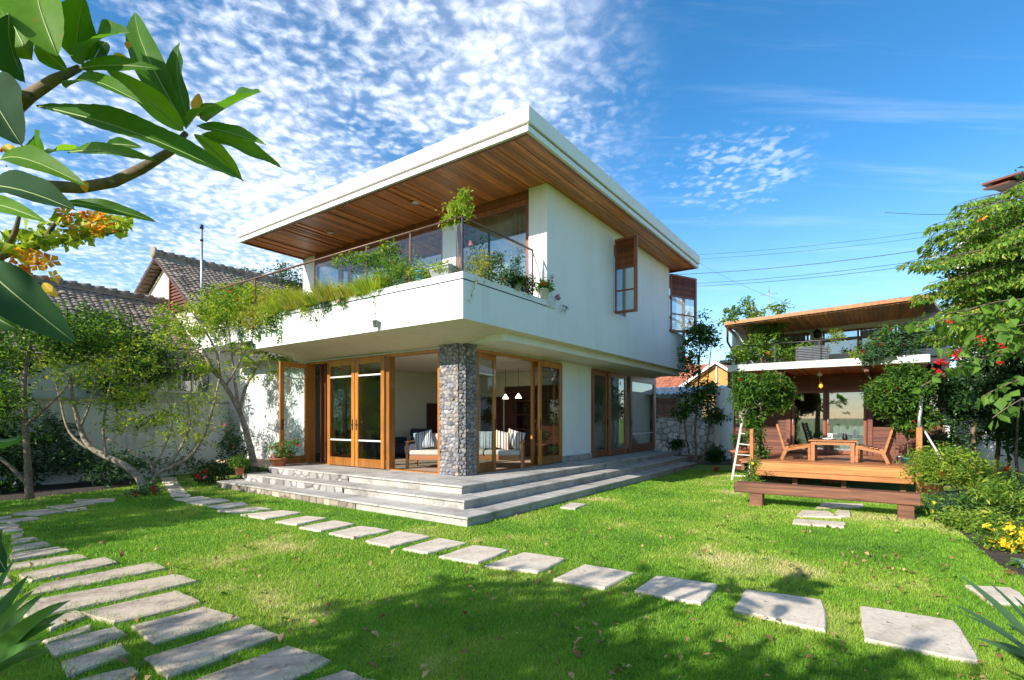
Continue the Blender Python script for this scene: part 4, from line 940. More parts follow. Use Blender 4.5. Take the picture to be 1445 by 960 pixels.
ch2 = copy_tree(ch1, UV @ Matrix.Translation((6.75, -6.73, .585)) @ Matrix.Rotation(rad(82), 4, 'Z'), 'low timber chair with a dark seat pad on the right of the deck table')
sp = thing('seat_pad', 'thin dark seat pad lying on the right-hand deck chair', 'cushion', (6.75, -6.8, .93)); m = MB()
m.box(-.22, .26, -.22, .22, 0, .03, UV @ Matrix.Translation((6.75, -6.73, .91)) @ Matrix.Rotation(rad(82), 4, 'Z') @ Matrix.Rotation(rad(-10), 4, 'Y'), bev=.012); obj('pad', m, navy, sp, XY)
# heavy beam bench
bn = thing('beam_bench', 'long heavy timber beam resting on two short posts on the lawn', 'bench', (2.6, -6.0, 0))
m = MB(); m.box(2.42, 2.70, -7.38, -4.62, .235, .42, bev=.012); obj('beam', m, M['beam'], bn)
for c_ in (-7.2, -5.0):
    m = MB(); m.box(2.45, 2.67, c_-.10, c_+.12, -.02, .235, bev=.01); obj('leg', m, M['beam'], bn)
# ladder (two hinged frames), leaning pipe
ld = thing('stepladder', 'white metal stepladder standing open beside the deck', 'ladder', (5.9, -3.95, 0))
def lw(px_, py_, d): return P(px_, py_, d)
a0 = P(1032, 678, 13.5); a1 = P(1058, 679, 13.3); t0_ = P(1052, 563, 13.5); t1_ = P(1066, 567, 13.4)
for (x0, x1) in ((a0, t0_), (a1, t1_)):
    m = MB(); m.beam(x0, x1, .035, .05); obj('stile', m, M['whitemetal'], ld, XY)
c0_ = P(1042, 683, 12.8); c1_ = P(1055, 684, 12.7)
for (x0, x1) in ((c1_, P(1066, 585, 13.3)),):
    m = MB(); m.beam(x0, x1, .03, .04); obj('stile', m, M['whitemetal'], ld, XY)
for k in range(7):
    s_ = .06+.13*k; m = MB(); m.beam(a0.lerp(t0_, s_), a1.lerp(t1_, s_), .06, .02); obj('rung', m, M['whitemetal'], ld, XY)
pp = thing('prop_pole', 'thin white pole leaning from the deck post down into the flower bed', 'pole', tuple(P(1343, 674, 10.2)), 0, None, XY); m = MB(); m.tube([P(1343, 675, 10.2), P(1322, 638, 10.7), P(1299, 600, 11.2)], .022, 6); obj('shaft', m, M['whitemetal'], pp, XY)
# bit of a neighbour's eaves at the far right
er = thing('house', 'red eaves of another house just showing above the big tree at right', 'house', tuple(P(1460, 590, 16)), 0, None, XY)
m = MB(); m.beam(P(1412, 252, 15), P(1500, 285, 17), .9, .06); m.beam(P(1405, 262, 15), P(1500, 262, 17), .6, .05); obj('roof', m, M['clad'], er, XY)
m = MB(); m.box(15.4, 18, 15.4, 18, 0, 8.0); obj('wall', m, M['oldwhite'], er, XY)

# ================================================================== overhead cables
cg = 'overhead cables crossing the sky at right'
def cable(a, b_, sag, r, lab, k=14):
    pts = [Vector(a).lerp(Vector(b_), i/k) - Vector((0, 0, sag*4*(i/k)*(1-i/k))) for i in range(k+1)]
    m = MB(); m.tube(pts, r, 5, False); obj('cable', m, M['metal'], None, XY, lab, 'cable', cg)
for (y0, y1, r, lab, d1) in ((388, 318, .016, 'thick overhead cable just above the far end of the roof', 20), (402, 334, .012, 'middle overhead cable of the lower bundle', 21), (406, 342, .012, 'lowest overhead cable of the bundle', 22),
                         (362, 296, .008, 'thin upper overhead cable', 24), (368, 305, .008, 'thin second overhead cable below the topmost one', 25)):
    cable(P(940, y0, 32), P(1640, y1-25, d1), .5, r, lab)
cable(P(985, 370, 30), P(1125, 432, 26), .2, .006, 'very thin cable slanting down to the antenna roof')
cable(P(1248, 300, 22), P(1460, 293, 18), .15, .01, 'short cable with clips at the upper right')

# ================================================================== stepping stones
A = [[(2.95,4.41),(3.48,4.08),(3.06,3.39),(2.53,3.74)],[(2.17,4.84),(2.72,4.55),(2.35,3.88),(1.83,4.32)],[(1.45,5.25),(1.98,4.98),(1.63,4.47),(1.12,4.8)],[(0.79,5.66),(1.27,5.35),(0.87,4.86),(0.4,5.13)],[(0.14,6.17),(0.62,5.89),(0.27,5.37),(-0.31,5.6)],[(-0.48,6.51),(-0.03,6.27),(-0.37,5.71),(-0.85,5.98)],[(-0.96,6.9),(-0.57,6.62),(-1.0,6.13),(-1.34,6.33)],[(-1.6,7.33),(-1.09,6.98),(-1.52,6.44),(-1.91,6.74)],[(-2.22,7.67),(-1.72,7.38),(-2.11,6.9),(-2.55,7.19)],[(-2.77,8.09),(-2.36,7.82),(-2.7,7.33),(-3.11,7.57)],[(-3.34,8.45),(-2.93,8.27),(-3.22,7.77),(-3.65,7.98)],[(-3.96,8.97),(-3.53,8.76),(-3.9,8.21),(-4.49,8.57)],[(-4.54,9.32),(-4.22,9.11),(-4.67,8.76),(-5.11,8.97)],[(-5.13,9.88),(-4.84,9.55),(-5.17,9.18),(-5.54,9.4)],[(-5.8,10.31),(-5.44,10.05),(-5.7,9.55),(-6.15,9.79)],[(-6.32,10.6),(-5.94,10.31),(-6.25,9.96),(-6.68,10.22)],[(-7.23,11.0),(-6.75,10.89),(-6.56,10.6),(-6.97,10.6)],[(-7.56,11.43),(-7.09,11.32),(-6.94,11.1),(-7.34,11.1)],[(-7.88,11.83),(-7.44,11.77),(-7.27,11.54),(-7.68,11.54)],[(-8.2,12.27),(-7.76,12.2),(-7.58,11.95),(-7.99,11.95)],[(-8.5,12.67),(-8.06,12.6),(-7.92,12.4),(-8.32,12.4)],[(-8.83,13.1),(-8.37,13.02),(-8.21,12.81),(-8.63,12.81)],[(-9.15,13.55),(-8.69,13.47),(-8.53,13.24),(-8.94,13.24)],[(-9.5,14.04),(-9.03,13.96),(-8.85,13.71),(-9.28,13.71)]]
B = [[(-6.56,6.82),(-6.44,6.98),(-6.19,6.82),(-6.33,6.58)],[(-6.18,6.44),(-6.05,6.7),(-5.78,6.51),(-5.95,6.2)],[(-5.85,6.07),(-5.59,6.4),(-5.32,6.23),(-5.59,5.8)],[(-5.49,5.66),(-5.09,6.07),(-4.85,5.92),(-5.28,5.45)],[(-5.01,5.3),(-4.65,5.92),(-4.35,5.71),(-4.69,5.09)],[(-4.51,5.0),(-4.01,5.74),(-3.7,5.52),(-4.37,4.66)],[(-4.23,4.48),(-3.45,5.27),(-3.1,5.07),(-3.83,4.16)],[(-3.51,4.25),(-3.08,4.76),(-2.7,4.48),(-3.1,4.06)],[(-2.91,3.99),(-2.6,4.38),(-2.18,4.15),(-2.53,3.69)],[(-2.42,3.45),(-2.01,3.99),(-1.71,3.8),(-2.12,3.22)],[(-2.03,3.03),(-1.57,3.63),(-1.21,3.42),(-1.52,2.91)],[(-1.2,3.15),(-1.06,3.28),(-0.83,3.15),(-1.01,2.95)],[(-3.63,4.02),(-3.6,4.28),(-3.41,4.16),(-3.47,3.91)],[(-3.36,3.72),(-3.26,4.01),(-3.17,3.92),(-3.3,3.69)],[(-3.26,3.64),(-3.02,3.95),(-2.85,3.82),(-3.06,3.5)],[(-2.95,3.41),(-2.77,3.68),(-2.6,3.53),(-2.75,3.22)],[(-2.63,3.15),(-2.43,3.32),(-2.34,3.26),(-2.4,3.03)],[(-4.74,4.74),(-4.66,4.88),(-4.51,4.78),(-4.53,4.53)],[(-4.2,4.19),(-4.17,4.38),(-3.98,4.25),(-4.06,4.06)],[(-5.14,5.13),(-5.08,5.23),(-4.88,5.07),(-4.89,4.9)],[(-8.53,10.13),(-7.93,10.36),(-7.65,9.96),(-8.15,9.79)],[(-8.34,9.32),(-8.12,9.75),(-7.78,9.71),(-7.91,9.18)],[(-8.32,8.63),(-8.13,9.03),(-7.64,8.86),(-7.79,8.51)],[(-7.79,9.03),(-7.62,9.28),(-7.45,9.11),(-7.59,8.9)],[(-8.25,8.27),(-8.17,8.45),(-8.01,8.32),(-8.14,8.15)],[(-8.03,8.04),(-7.77,8.38),(-7.51,8.27),(-7.63,7.93)],[(-7.64,7.67),(-7.54,7.87),(-7.28,7.67),(-7.35,7.38)],[(-7.33,7.47),(-7.2,7.57),(-6.95,7.38),(-7.08,7.24)],[(-6.81,7.06),(-6.8,7.19),(-6.62,7.02),(-6.6,6.86)]]
D = [[(5.87,9.79),(6.53,9.63),(6.33,9.32),(5.35,9.18)],[(5.0,8.97),(5.41,8.9),(5.28,8.32),(4.63,8.45)],[(5.61,8.97),(5.83,8.97),(5.5,8.45),(5.22,8.45)],[(4.46,8.21),(5.09,7.93),(4.85,7.57),(4.24,7.87)],[(7.02,12.02),(7.34,12.02),(7.49,11.21),(6.83,11.43)],[(1.1,9.79),(1.39,9.63),(1.11,9.11),(0.85,9.25)],[(4.32,4.96),(4.68,4.88),(4.49,4.45),(4.12,4.47)]]
def stone(poly, lab, mat, grp, seed, th=.06, z=.032):
    rng = np.random.default_rng(seed); pts = []
    n = len(poly)
    for i in range(n):                                       # worn outline: several points per edge, corners knocked off
        a = Vector(poly[i]); b_ = Vector(poly[(i+1) % n]); L = (b_-a).length; k = max(3, int(L/.14)); nn = Vector((b_-a)).orthogonal().normalized()
        for j in range(k):
            s_ = j/k; 
            if j == 0: s_ = .0
            p = a.lerp(b_, s_) + nn*float(rng.normal())*.008*(1 if j else 0)
            if j == 0: c_ = Vector((sum(x[0] for x in poly)/n, sum(x[1] for x in poly)/n)); p = p + (c_-p)*.02
            pts.append((p.x, p.y))
    ar = sum(pts[i][0]*pts[(i+1) % len(pts)][1]-pts[(i+1) % len(pts)][0]*pts[i][1] for i in range(len(pts)))
    if ar < 0: pts = pts[::-1]
    m = MB(); m.prism(pts, z-th, z, bev=.012); 
    # flatten the bevel: only the rim drops
    return obj('stepping_stone', m, M[mat], None, XY, lab, 'paving stone', grp)
STONES = []
for i, p in enumerate(A):
    lab = ORD[i] + ' pale stepping stone of the long diagonal row, counted from the right' if i < 15 else ORD[i-15] + ' narrow slab where the diagonal row turns behind the terrace, counted from the terrace'
    stone(p, lab, 'slab', 'stepping stones of the diagonal row', 100+i); STONES.append(p)
bl = ['tiny far', 'small far', 'short upper', 'long upper', 'long slim', 'very long slim', 'widest long', 'broad cracked', 'broad weathered', 'large rounded', 'large front', 'front edge']
for i, p in enumerate(B):
    c_ = np.mean(p, 0); p = [(c_[0]+(a-c_[0])*1.07, c_[1]+(b_-c_[1])*1.07) for a, b_ in p]
    if i < 12: lab = bl[i] + ' worn slab, ' + ORD[i] + ' of the left path counted towards the viewer'
    elif i < 17: lab = ORD[i-12] + ' small rough stone block at bottom left beside the sword-leaved plant'
    elif i < 20: lab = ORD[i-17] + ' slab cut by the left picture edge, near the sword-leaved plant'
    else: lab = ORD[i-20] + ' flat stone of the shaded path left of the red-flowered shrub'
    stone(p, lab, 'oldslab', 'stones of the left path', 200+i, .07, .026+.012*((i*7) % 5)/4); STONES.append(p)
dl_ = ['flat stone under the beam bench', 'stone half in the shadow just in front of the beam bench', 'small grey stone beside the shaded one in front of the bench', 'pale stone slab farthest in front of the beam bench', 'stone slab just in front of the deck', 'single pale stone lying against the bottom terrace step', 'pale stone slab at the right edge behind the sword leaves']
for i, p in enumerate(D): stone(p, dl_[i], 'slab', 'single stones in the lawn', 300+i); STONES.append(p)

# ================================================================== seats just inside the open doors
def stripes(name, cols, sc):
    m, t, b, o = new_mat(name); c = nd(t, 'ShaderNodeTexCoord'); s = nd(t, 'ShaderNodeSeparateXYZ'); t.links.new(c.outputs['Object'], s.inputs[0])
    mu = nd(t, 'ShaderNodeMath', operation='MULTIPLY'); mu.inputs[1].default_value = sc; t.links.new(s.outputs[0], mu.inputs[0]); fr = nd(t, 'ShaderNodeMath', operation='FRACT'); t.links.new(mu.outputs[0], fr.inputs[0])
    r = nd(t, 'ShaderNodeValToRGB'); r.color_ramp.interpolation = 'CONSTANT'; e = r.color_ramp.elements
    while len(e) < len(cols): e.new(.5)
    for i, (el, cc) in enumerate(zip(e, cols)): el.position = cc[0]; el.color = rgb(cc[1])
    t.links.new(fr.outputs[0], r.inputs[0]); t.links.new(r.outputs[0], b.inputs['Base Color']); b.inputs['Roughness'].default_value = .9; return m
st1 = stripes('blue stripes', [(0, (.10, .16, .26)), (.28, (.75, .72, .65)), (.36, (.28, .36, .46)), (.62, (.75, .72, .65)), (.70, (.06, .07, .10)), (.88, (.75, .72, .65))], 7)
st2 = stripes('warm stripes', [(0, (.75, .72, .65)), (.12, (.20, .24, .30)), (.34, (.75, .70, .6)), (.42, (.42, .17, .07)), (.62, (.75, .72, .65)), (.74, (.08, .08, .10)), (.92, (.5, .4, .3))], 5)
fab = plain('oatmeal fabric', (.50, .47, .41), .95, .06, 8, .3, 250)
def pillow(name, lab, mat, m4, w_=.46, h_=.44, th=.15):
    n = 12; vs = []; fs = []
    for sgn in (1, -1):
        for j in range(n+1):
            for i in range(n+1):
                x = -1+2*i/n; y = -1+2*j/n; k = ((1-abs(x)**2.4)*(1-abs(y)**2.4))**.5
                pin = 1-.06*(1-abs(y))*(abs(x)) - .0
                vs.append(Vector((x*w_/2*(1-.07*(1-y*y)), sgn*th/2*k, y*h_/2*(1-.07*(1-x*x)))))
    for s_ in (0, 1):
        for j in range(n):
            for i in range(n):
                a = s_*(n+1)**2+j*(n+1)+i; f = (a, a+1, a+n+2, a+n+1); fs.append(f if s_ else f[::-1])
    m = MB(); m.add(vs, fs, True); o = obj(name, m, mat, None, XY @ m4, lab, 'cushion', 'striped cushions', None, None); return o
def sofa(name, lab, m4, wid, arms=(1, 1), apron=False):
    o = bpy.data.objects.new(name, None); COL.objects.link(o); o.location = m4.to_translation(); o.rotation_euler = m4.to_euler(); MATW[o.name] = m4; tag(o, lab, 'sofa')
    h = wid/2                                                # faces -y
    m = MB(); m.box(-h+.05, h-.05, -.36, -.32, .20, .30, bev=.005); m.box(-h+.05, h-.05, .30, .34, .20, .30); m.box(-h+.04, -h+.08, -.32, .3, .20, .30); m.box(h-.08, h-.04, -.32, .3, .20, .30); m.box(-h+.08, h-.08, -.32, .3, .26, .29)
    obj('seat_frame', m, M['furn'], o, 'local')
    for s in (-1, 1):
        for y in (-.34, .33):
            m = MB(); m.box(s*h-.03, s*h+.03, y-.03, y+.03, 0, .60 if y < 0 else .78, bev=.005); obj('leg', m, M['furn'], o, 'local')
        m = MB(); m.box(s*h-.045, s*h+.045, -.40, .36, .60, .635, bev=.008); obj('armrest', m, M['furn'], o, 'local')
    m = MB(); m.box(-h+.03, h-.03, .30, .34, .70, .78, bev=.004)
    for k in range(int(wid/.12)): m.box(-h+.08+k*.12, -h+.11+k*.12, .305, .33, .30, .70)
    obj('backrest', m, M['furn'], o, 'local')
    m = MB(); nseg = max(1, round(wid/.75)); 
    for k in range(nseg): a = -h+.04+k*(wid-.08)/nseg; m.box(a+.004, a+(wid-.08)/nseg-.004, -.37, .28, .30, .42, bev=.03)
    obj('seat_cushion', m, fab, o, 'local')
    m = MB()
    for k in range(nseg): a = -h+.04+k*(wid-.08)/nseg; m.box(a+.006, a+(wid-.08)/nseg-.006, .14, .28, .42, .80, bev=.045)
    obj('back_cushion', m, fab, o, 'local'); return o
def wm4(x, y, z, rz): return Matrix.Translation((x, y, z)) @ Matrix.Rotation(rz, 4, 'Z')
mS = wm4(-.62, 12.35, FZ, rad(-4)); sofa('sofa', 'two-seat timber sofa with pale cushions just inside the right-hand opening', mS, 1.75)
mC = wm4(-1.98, 12.35, FZ, rad(-8)); sofa('armchair', 'timber armchair with a pale seat just left of the stone column', mC, .82)
pillow('cushion', 'blue and cream striped cushion on the armchair left of the stone column', st1, mC @ wm4(-.12, .0, .65, rad(6)) @ Matrix.Rotation(rad(-18), 4, 'X') @ Matrix.Rotation(rad(-14), 4, 'Y'))
pillow('cushion', 'blue striped cushion on the sofa right beside the stone column', st1, mS @ wm4(-.02, .02, .65, 0) @ Matrix.Rotation(rad(-16), 4, 'X'))
pillow('cushion', 'rust and blue striped cushion in the middle of the sofa', st2, mS @ wm4(.38, -.02, .65, rad(-4)) @ Matrix.Rotation(rad(-20), 4, 'X') @ Matrix.Rotation(rad(12), 4, 'Y'))
pillow('cushion', 'grey striped cushion leaning at the right arm of the sofa', st2, mS @ wm4(.68, .06, .66, rad(-14)) @ Matrix.Rotation(rad(-14), 4, 'X') @ Matrix.Rotation(rad(14), 4, 'Y'))

# ================================================================== trees and shrubs on the left
tree_wall = plant('tree', 'slender tree with lime green leaves leaning over the white wall beside the terrace', 'tree', P(363, 677, 13.6),
    [blob(300, 440, 13.3, 62, 26), blob(262, 470, 13.0, 42, 34), blob(352, 440, 13.4, 50, 24), blob(232, 452, 12.9, 30, 26), blob(335, 500, 13.4, 50, 40), blob(392, 500, 13.5, 22, 30), blob(275, 520, 13.2, 30, 28)], 170, 26, .085, .085, 'leaflime', 1,
    [([P(363, 677, 13.6), P(353, 630, 13.6), P(345, 600, 13.6), P(336, 575, 13.5), P(318, 545, 13.3), P(300, 520, 13.2), P(285, 492, 13.1)], .105, .035),
     ([P(338, 580, 13.5), P(345, 545, 13.6), P(370, 505, 13.6), P(392, 475, 13.6), P(405, 452, 13.6)], .05, .015),
     ([P(336, 575, 13.5), P(330, 530, 13.4), P(325, 485, 13.4), P(318, 445, 13.4)], .045, .015),
     ([P(310, 535, 13.3), P(308, 500, 13.3), P(285, 460, 13.2), P(270, 440, 13.1)], .04, .015),
     ([P(318, 545, 13.3), P(345, 500, 13.3), P(356, 460, 13.3)], .035, .012)], twig=.014, twigs=.75, bark='barkpale', up=.3, sag=.08, dens_mat2=('leafmid', 60))
plant('tree', 'leaning tree with a curved mottled trunk rising left from the red-flowered shrub', 'tree', P(206, 694, 11.6),
    [blob(165, 500, 12, 62, 42), blob(105, 505, 12, 55, 38), blob(150, 555, 11.7, 58, 30), blob(60, 520, 12, 40, 36), blob(190, 590, 11.7, 50, 26)], 190, 15, .09, .08, 'leaflime', 2,
    [([P(206, 696, 11.6), P(197, 672, 11.6), P(168, 652, 11.6), P(122, 632, 11.7), P(112, 605, 11.8), P(104, 570, 11.8), P(98, 530, 11.8)], .10, .03),
     ([P(125, 634, 11.7), P(95, 612, 11.8), P(88, 580, 11.9), P(78, 540, 12)], .035, .014), ([P(150, 645, 11.6), P(143, 605, 11.7), P(150, 565, 11.8), P(160, 520, 11.9)], .035, .012),
     ([P(112, 605, 11.8), P(128, 570, 11.8), P(135, 530, 11.9)], .03, .012)], twig=.013, twigs=1.9, bark='barkpale', up=.3, dens_mat2=('leafmid', 70))
plant('tree', 'low forked tree with pale spreading limbs and lime tufts right of the leaning tree', 'tree', P(213, 690, 11.9),
    [blob(282, 600, 12, 32, 36), blob(245, 575, 12, 42, 40), blob(298, 560, 12, 20, 26), blob(210, 560, 11.9, 40, 34), blob(175, 600, 11.8, 28, 22), blob(245, 610, 11.9, 50, 26), blob(285, 570, 12, 30, 30)], 230, 13, .075, .065, 'leaflime', 3,
    [([P(213, 692, 11.9), P(216, 668, 11.9), P(240, 660, 11.9), P(268, 648, 12), P(290, 612, 12), P(300, 575, 12), P(309, 535, 12)], .055, .02),
     ([P(216, 670, 11.9), P(214, 650, 11.9), P(192, 640, 11.9), P(165, 628, 12), P(148, 618, 12)], .04, .015), ([P(235, 661, 11.9), P(256, 632, 11.9), P(270, 600, 11.9), P(262, 560, 12)], .04, .014),
     ([P(216, 660, 11.9), P(232, 630, 11.9), P(246, 600, 11.8), P(235, 560, 11.8)], .03, .012)], twig=.011, twigs=1.9, bark='barkpale', up=.3)
plant('tree', 'upright dark tree with a straight speckled trunk at the far left', 'tree', P(42, 705, 10.3),
    [blob(20, 480, 10.4, 60, 50), blob(95, 478, 10.8, 46, 32), blob(10, 560, 10.2, 44, 40), blob(-50, 500, 10.4, 50, 60), blob(140, 480, 11.4, 34, 26)], 200, 34, .12, .085, 'leafmid', 4,
    [([P(42, 707, 10.3), P(38, 650, 10.3), P(35, 600, 10.3), P(32, 540, 10.3), P(42, 480, 10.4)], .075, .03), ([P(42, 690, 10.3), P(20, 660, 10.2), P(-10, 640, 10.2)], .045, .03), ([P(36, 600, 10.3), P(70, 570, 10.5), P(95, 545, 10.7)], .04, .015)], bark='bark', twig=.014, dens_mat2=('leafdeep', 90))
plant('tree', 'bushy dark tree crown showing above the garden wall in front of the tiled roof', 'tree', P(170, 640, 14.2),
    [blob(150, 475, 14.0, 66, 38), blob(215, 505, 14.2, 36, 32), blob(110, 460, 14, 40, 26), blob(180, 540, 14, 50, 30)], 165, 34, .14, .10, 'leafdeep', 5,
    [([P(170, 668, 14.2), P(168, 560, 14.2), P(165, 480, 14.1)], .07, .03)], twig=.014, dens_mat2=('leafmid', 120))
plant('shrub', 'dark glossy shrubbery along the foot of the garden wall at far left', 'shrub', P(20, 690, 11.8), [blob(15, 640, 11.6, 48, 55), blob(-50, 600, 11.5, 60, 80), blob(-20, 690, 11, 40, 20)], 150, 40, .12, .10, 'leafdeep', 6, twig=.01, twigs=.3, stemname='stem', crownname='foliage')
plant('shrub', 'dark blue green shrub in front of the garden wall between the two left trunks', 'shrub', P(120, 680, 12.6), [blob(105, 645, 12.5, 40, 30), blob(165, 660, 12.6, 46, 26), blob(85, 610, 12.6, 22, 28)], 120, 30, .11, .10, 'leafgrey', 7, twig=.01, twigs=.3, stemname='stem', crownname='foliage')
plant('shrub', 'low dark shrub with two red flowers at the foot of the leaning tree', 'shrub', P(195, 712, 10.8), [blob(205, 700, 10.9, 28, 18), blob(165, 710, 10.7, 26, 10), blob(225, 704, 11, 12, 12)], 90, 30, .07, .07, 'leafgrey', 8, twig=.008, twigs=.3, stemname='stem', crownname='foliage', blossom=[('red', 3, .10)], up=.8)
plant('rose_bush', 'flower bush with red and pink blooms in the corner between the wall and terrace', 'bush', P(325, 678, 13.2), [blob(330, 640, 13.6, 22, 34), blob(300, 665, 13.2, 26, 16), blob(345, 665, 13.3, 12, 12), blob(283, 675, 12.8, 16, 9)], 110, 26, .09, .075, 'leafdeep', 9, twig=.01, twigs=.5, stemname='stem', crownname='foliage', blossom=[('red', 9, .055), ('pink', 5, .055)])
plant('rose_bush', 'taller thin rose stems against the white wall left of the lime green tree', 'bush', P(285, 665, 14.4), [blob(272, 640, 14.4, 14, 26), blob(325, 610, 14.2, 12, 34), blob(250, 655, 14.4, 20, 14)], 60, 18, .08, .07, 'leafgrey', 10, twig=.01, twigs=.8, stemname='stem', crownname='foliage', blossom=[('pink', 3, .06)])
def pot(name, label, c, r, h, mat, cat='pot', rim=.15, sq=False, group=None):
    t = thing(name, label, cat, c, 0, group, XY); m = MB(); c = Vector(c)
    m.lathe([(r*.68, 0), (r*.95, h*.86), (r*1.06, h*.86), (r*1.08, h), (r*.93, h), (r*.90, h*.85)], c, 16); obj('body', m, M[mat], t, XY)
    m = MB(); m.lathe([(r*.9, 0), (r*.3, .01)], c + Vector((0, 0, h*.88)), 12); obj('soil', m, M['soil'], t, XY); return t
def potted(label, c, r, h, mat, bush, seed, leafs='leafmid', blossom=None, plab=None, n=36, per=20, spread=.05, ls=.06):
    pot('flower_pot', label, c, r, h, mat); c = Vector(c)
    plant('potted_plant', plab, 'plant', c + Vector((0, 0, h*.9)), [((c.x+b[0], c.y+b[1], c.z+h+b[2]), (b[3], b[3], b[4])) for b in bush], n, per, spread, ls, leafs, seed, twig=.006, twigs=.6, stemname='stem', crownname='foliage', blossom=blossom)
cc = W(-.95, 5.05, .45)
potted('wide terracotta pot on the terrace beside the lime green tree', cc, .20, .20, 'terra', [(0, 0, .22, .30, .26), (.28, .1, .25, .22, .26)], 20, 'leafmid', [('red', 7, .05), ('pink', 6, .05)], 'green plant with red and white blooms in the wide terracotta pot', 60)
potted('small terracotta pot on the middle step at the foot of the tree', W(-1.75, 5.35, .30), .11, .17, 'terra', [(0, 0, .12, .16, .14)], 21, 'leafmid', None, 'small leafy plant in the terracotta pot on the middle step')
pot('flower_pot', 'tiny empty terracotta pot standing on the lawn near the far step', W(8.2, -2.85, 0), .085, .19, 'terra')

# ================================================================== balcony planting of the main house
def ub(u, v, z, ru_, rz): return (tuple(W(u, v, z)), (ru_, ru_, rz))
rng = np.random.default_rng(77)
spec = [  # v, mat, height, radius, label
    (8.35, 'leafmid', .85, .45, 'leafy green bush at the far left end of the balcony next to the tall pole'),
    (7.55, 'leaflime', .80, .42, 'yellow green bush second from the far left of the balcony'),
    (6.85, 'leafmid', .75, .40, 'green balcony bush with orange blooms behind the left rail post'),
    (6.15, 'leaflime', .62, .36, 'lime bush above the hanging vines on the balcony'),
    (5.45, 'leafdry', .38, .34, 'yellowish bush spilling over the balcony edge above the vines'),
    (4.75, 'leaflime', .36, .33, 'green bush just right of the hanging vines on the balcony edge')]
for i, (v_, mt, hh, rr, lab) in enumerate(spec):
    plant('balcony_bush', lab, 'bush', W(-1.08, v_, 4.08), [ub(-1.10, v_, 4.10+hh*.5, rr, hh*.62), ub(-1.30, v_+.1, 4.02, rr*.8, .22), ub(-.9, v_, 4.3+hh*.8, rr, hh*.5)], 130, 24, .075, .06, mt, 400+i, twig=.006, twigs=.4, stemname='stem', crownname='foliage',
          blossom=[('pink' if i % 2 else 'red', 5, .04)] if i < 5 else None, group='bushes along the balcony planter', droop=.2)
# feathery grasses
def tuft(name, label, c, n, h, r, mat, seed, group=None, wdt=.006, parent=None, lean=.5):
    rng = np.random.default_rng(seed); c = np.array(c); a = rng.uniform(0, 2*math.pi, n); rr = r*np.sqrt(rng.uniform(0, 1, n)); b0 = c + np.stack([rr*np.cos(a), rr*np.sin(a), np.zeros(n)], 1)
    dirv = np.stack([np.cos(a)*rng.uniform(.1, 1, n)*lean, np.sin(a)*rng.uniform(.1, 1, n)*lean, np.ones(n)], 1)*(h*rng.uniform(.5, 1.1, n))[:, None]
    s = np.stack([-np.sin(a+1), np.cos(a+1), np.zeros(n)], 1)*wdt; mid = b0 + dirv*.55; tip = b0 + dirv + np.stack([dirv[:, 0]*.4, dirv[:, 1]*.4, -np.abs(dirv[:, 0])*.5], 1)
    V = np.empty((n*5, 3)); V[0::5] = b0-s; V[1::5] = b0+s; V[2::5] = mid+s*.8; V[3::5] = mid-s*.8; V[4::5] = tip
    F = []; k = np.arange(n)*5; F = np.concatenate([np.stack([k, k+1, k+2, k+3], 1), np.stack([k+3, k+2, k+4, k+4], 1)])
    Fl = [tuple(x) for x in np.stack([k, k+1, k+2, k+3], 1)] + [tuple(x) for x in np.stack([k+3, k+2, k+4], 1)]
    m = MB(); m.v = [tuple(x) for x in V]; m.f = Fl; m.sm = [False]*len(Fl)
    return obj(name, m, M[mat], parent, XY, label, None if parent else 'grass', group)
gl_ = ['right of the lime bush', 'below the curtained upper window', 'under the second glazed bay', 'in the middle of the balcony front', 'left of the small rail plants', 'nearer the planter corner', 'closest to the leafy vine bush']
for i, (v_, mt, hh) in enumerate(((4.1, 'leafmid', .34), (3.35, 'leaflime', .30), (2.7, 'leafgrey', .36), (2.05, 'leafmid', .34))):
    plant('balcony_bush', ['small green bush among the feathery grass, nearest the hanging vines', 'low lime plant among the grass below the glazed bay', 'grey green plant in the middle of the grass strip', 'small bush at the right end of the grass strip'][i], 'bush', W(-1.1, v_, 4.08), [ub(-1.15, v_, 4.08+hh*.4, .24, hh*.5), ub(-1.3, v_+.05, 4.0, .14, .14)], 60, 18, .06, .05, mt, 415+i, twig=.006, twigs=.6, stemname='stem', crownname='foliage', blossom=[('pink' if i % 2 else 'red', 3, .035)])
for i in range(7):
    v_ = 4.45 - i*.50
    tuft('feather_grass', 'tuft of yellow green feathery grass on the balcony planter, ' + gl_[i], W(-1.08, v_+.12*math.sin(i*5), 4.05), 700, .34+.12*math.sin(i*2.1), .40, 'leafdry' if i % 3 else 'leaflime', 500+i, 'feathery grass along the planter', lean=1.25)
for i, v_ in enumerate((3.9, 2.6, 1.4)):
    tuft('feather_grass', ['taller soft green grass behind the left balcony tufts', 'soft green grass behind the middle balcony tufts', 'soft green grass beside the leafy vine bush'][i], W(-1.0, v_, 4.06), 500, .46, .30, 'leaflime', 520+i, 'feathery grass along the planter')
plant('balcony_bush', 'big leafy bush with trailing shoots along the railing near the balcony corner', 'bush', W(-1.05, .75, 4.1), [ub(-1.05, .95, 4.45, .34, .34), ub(-1.05, .45, 4.38, .30, .28), ub(-1.06, 1.5, 4.78, .30, .13), ub(-1.05, 2.2, 4.90, .38, .07), ub(-1.02, .95, 4.9, .22, .18)], 150, 24, .065, .06, 'leafmid', 430, twig=.008, twigs=.6, stemname='stem', crownname='foliage', blossom=[('red', 4, .04)], dens_mat2=('leaflime', 40))
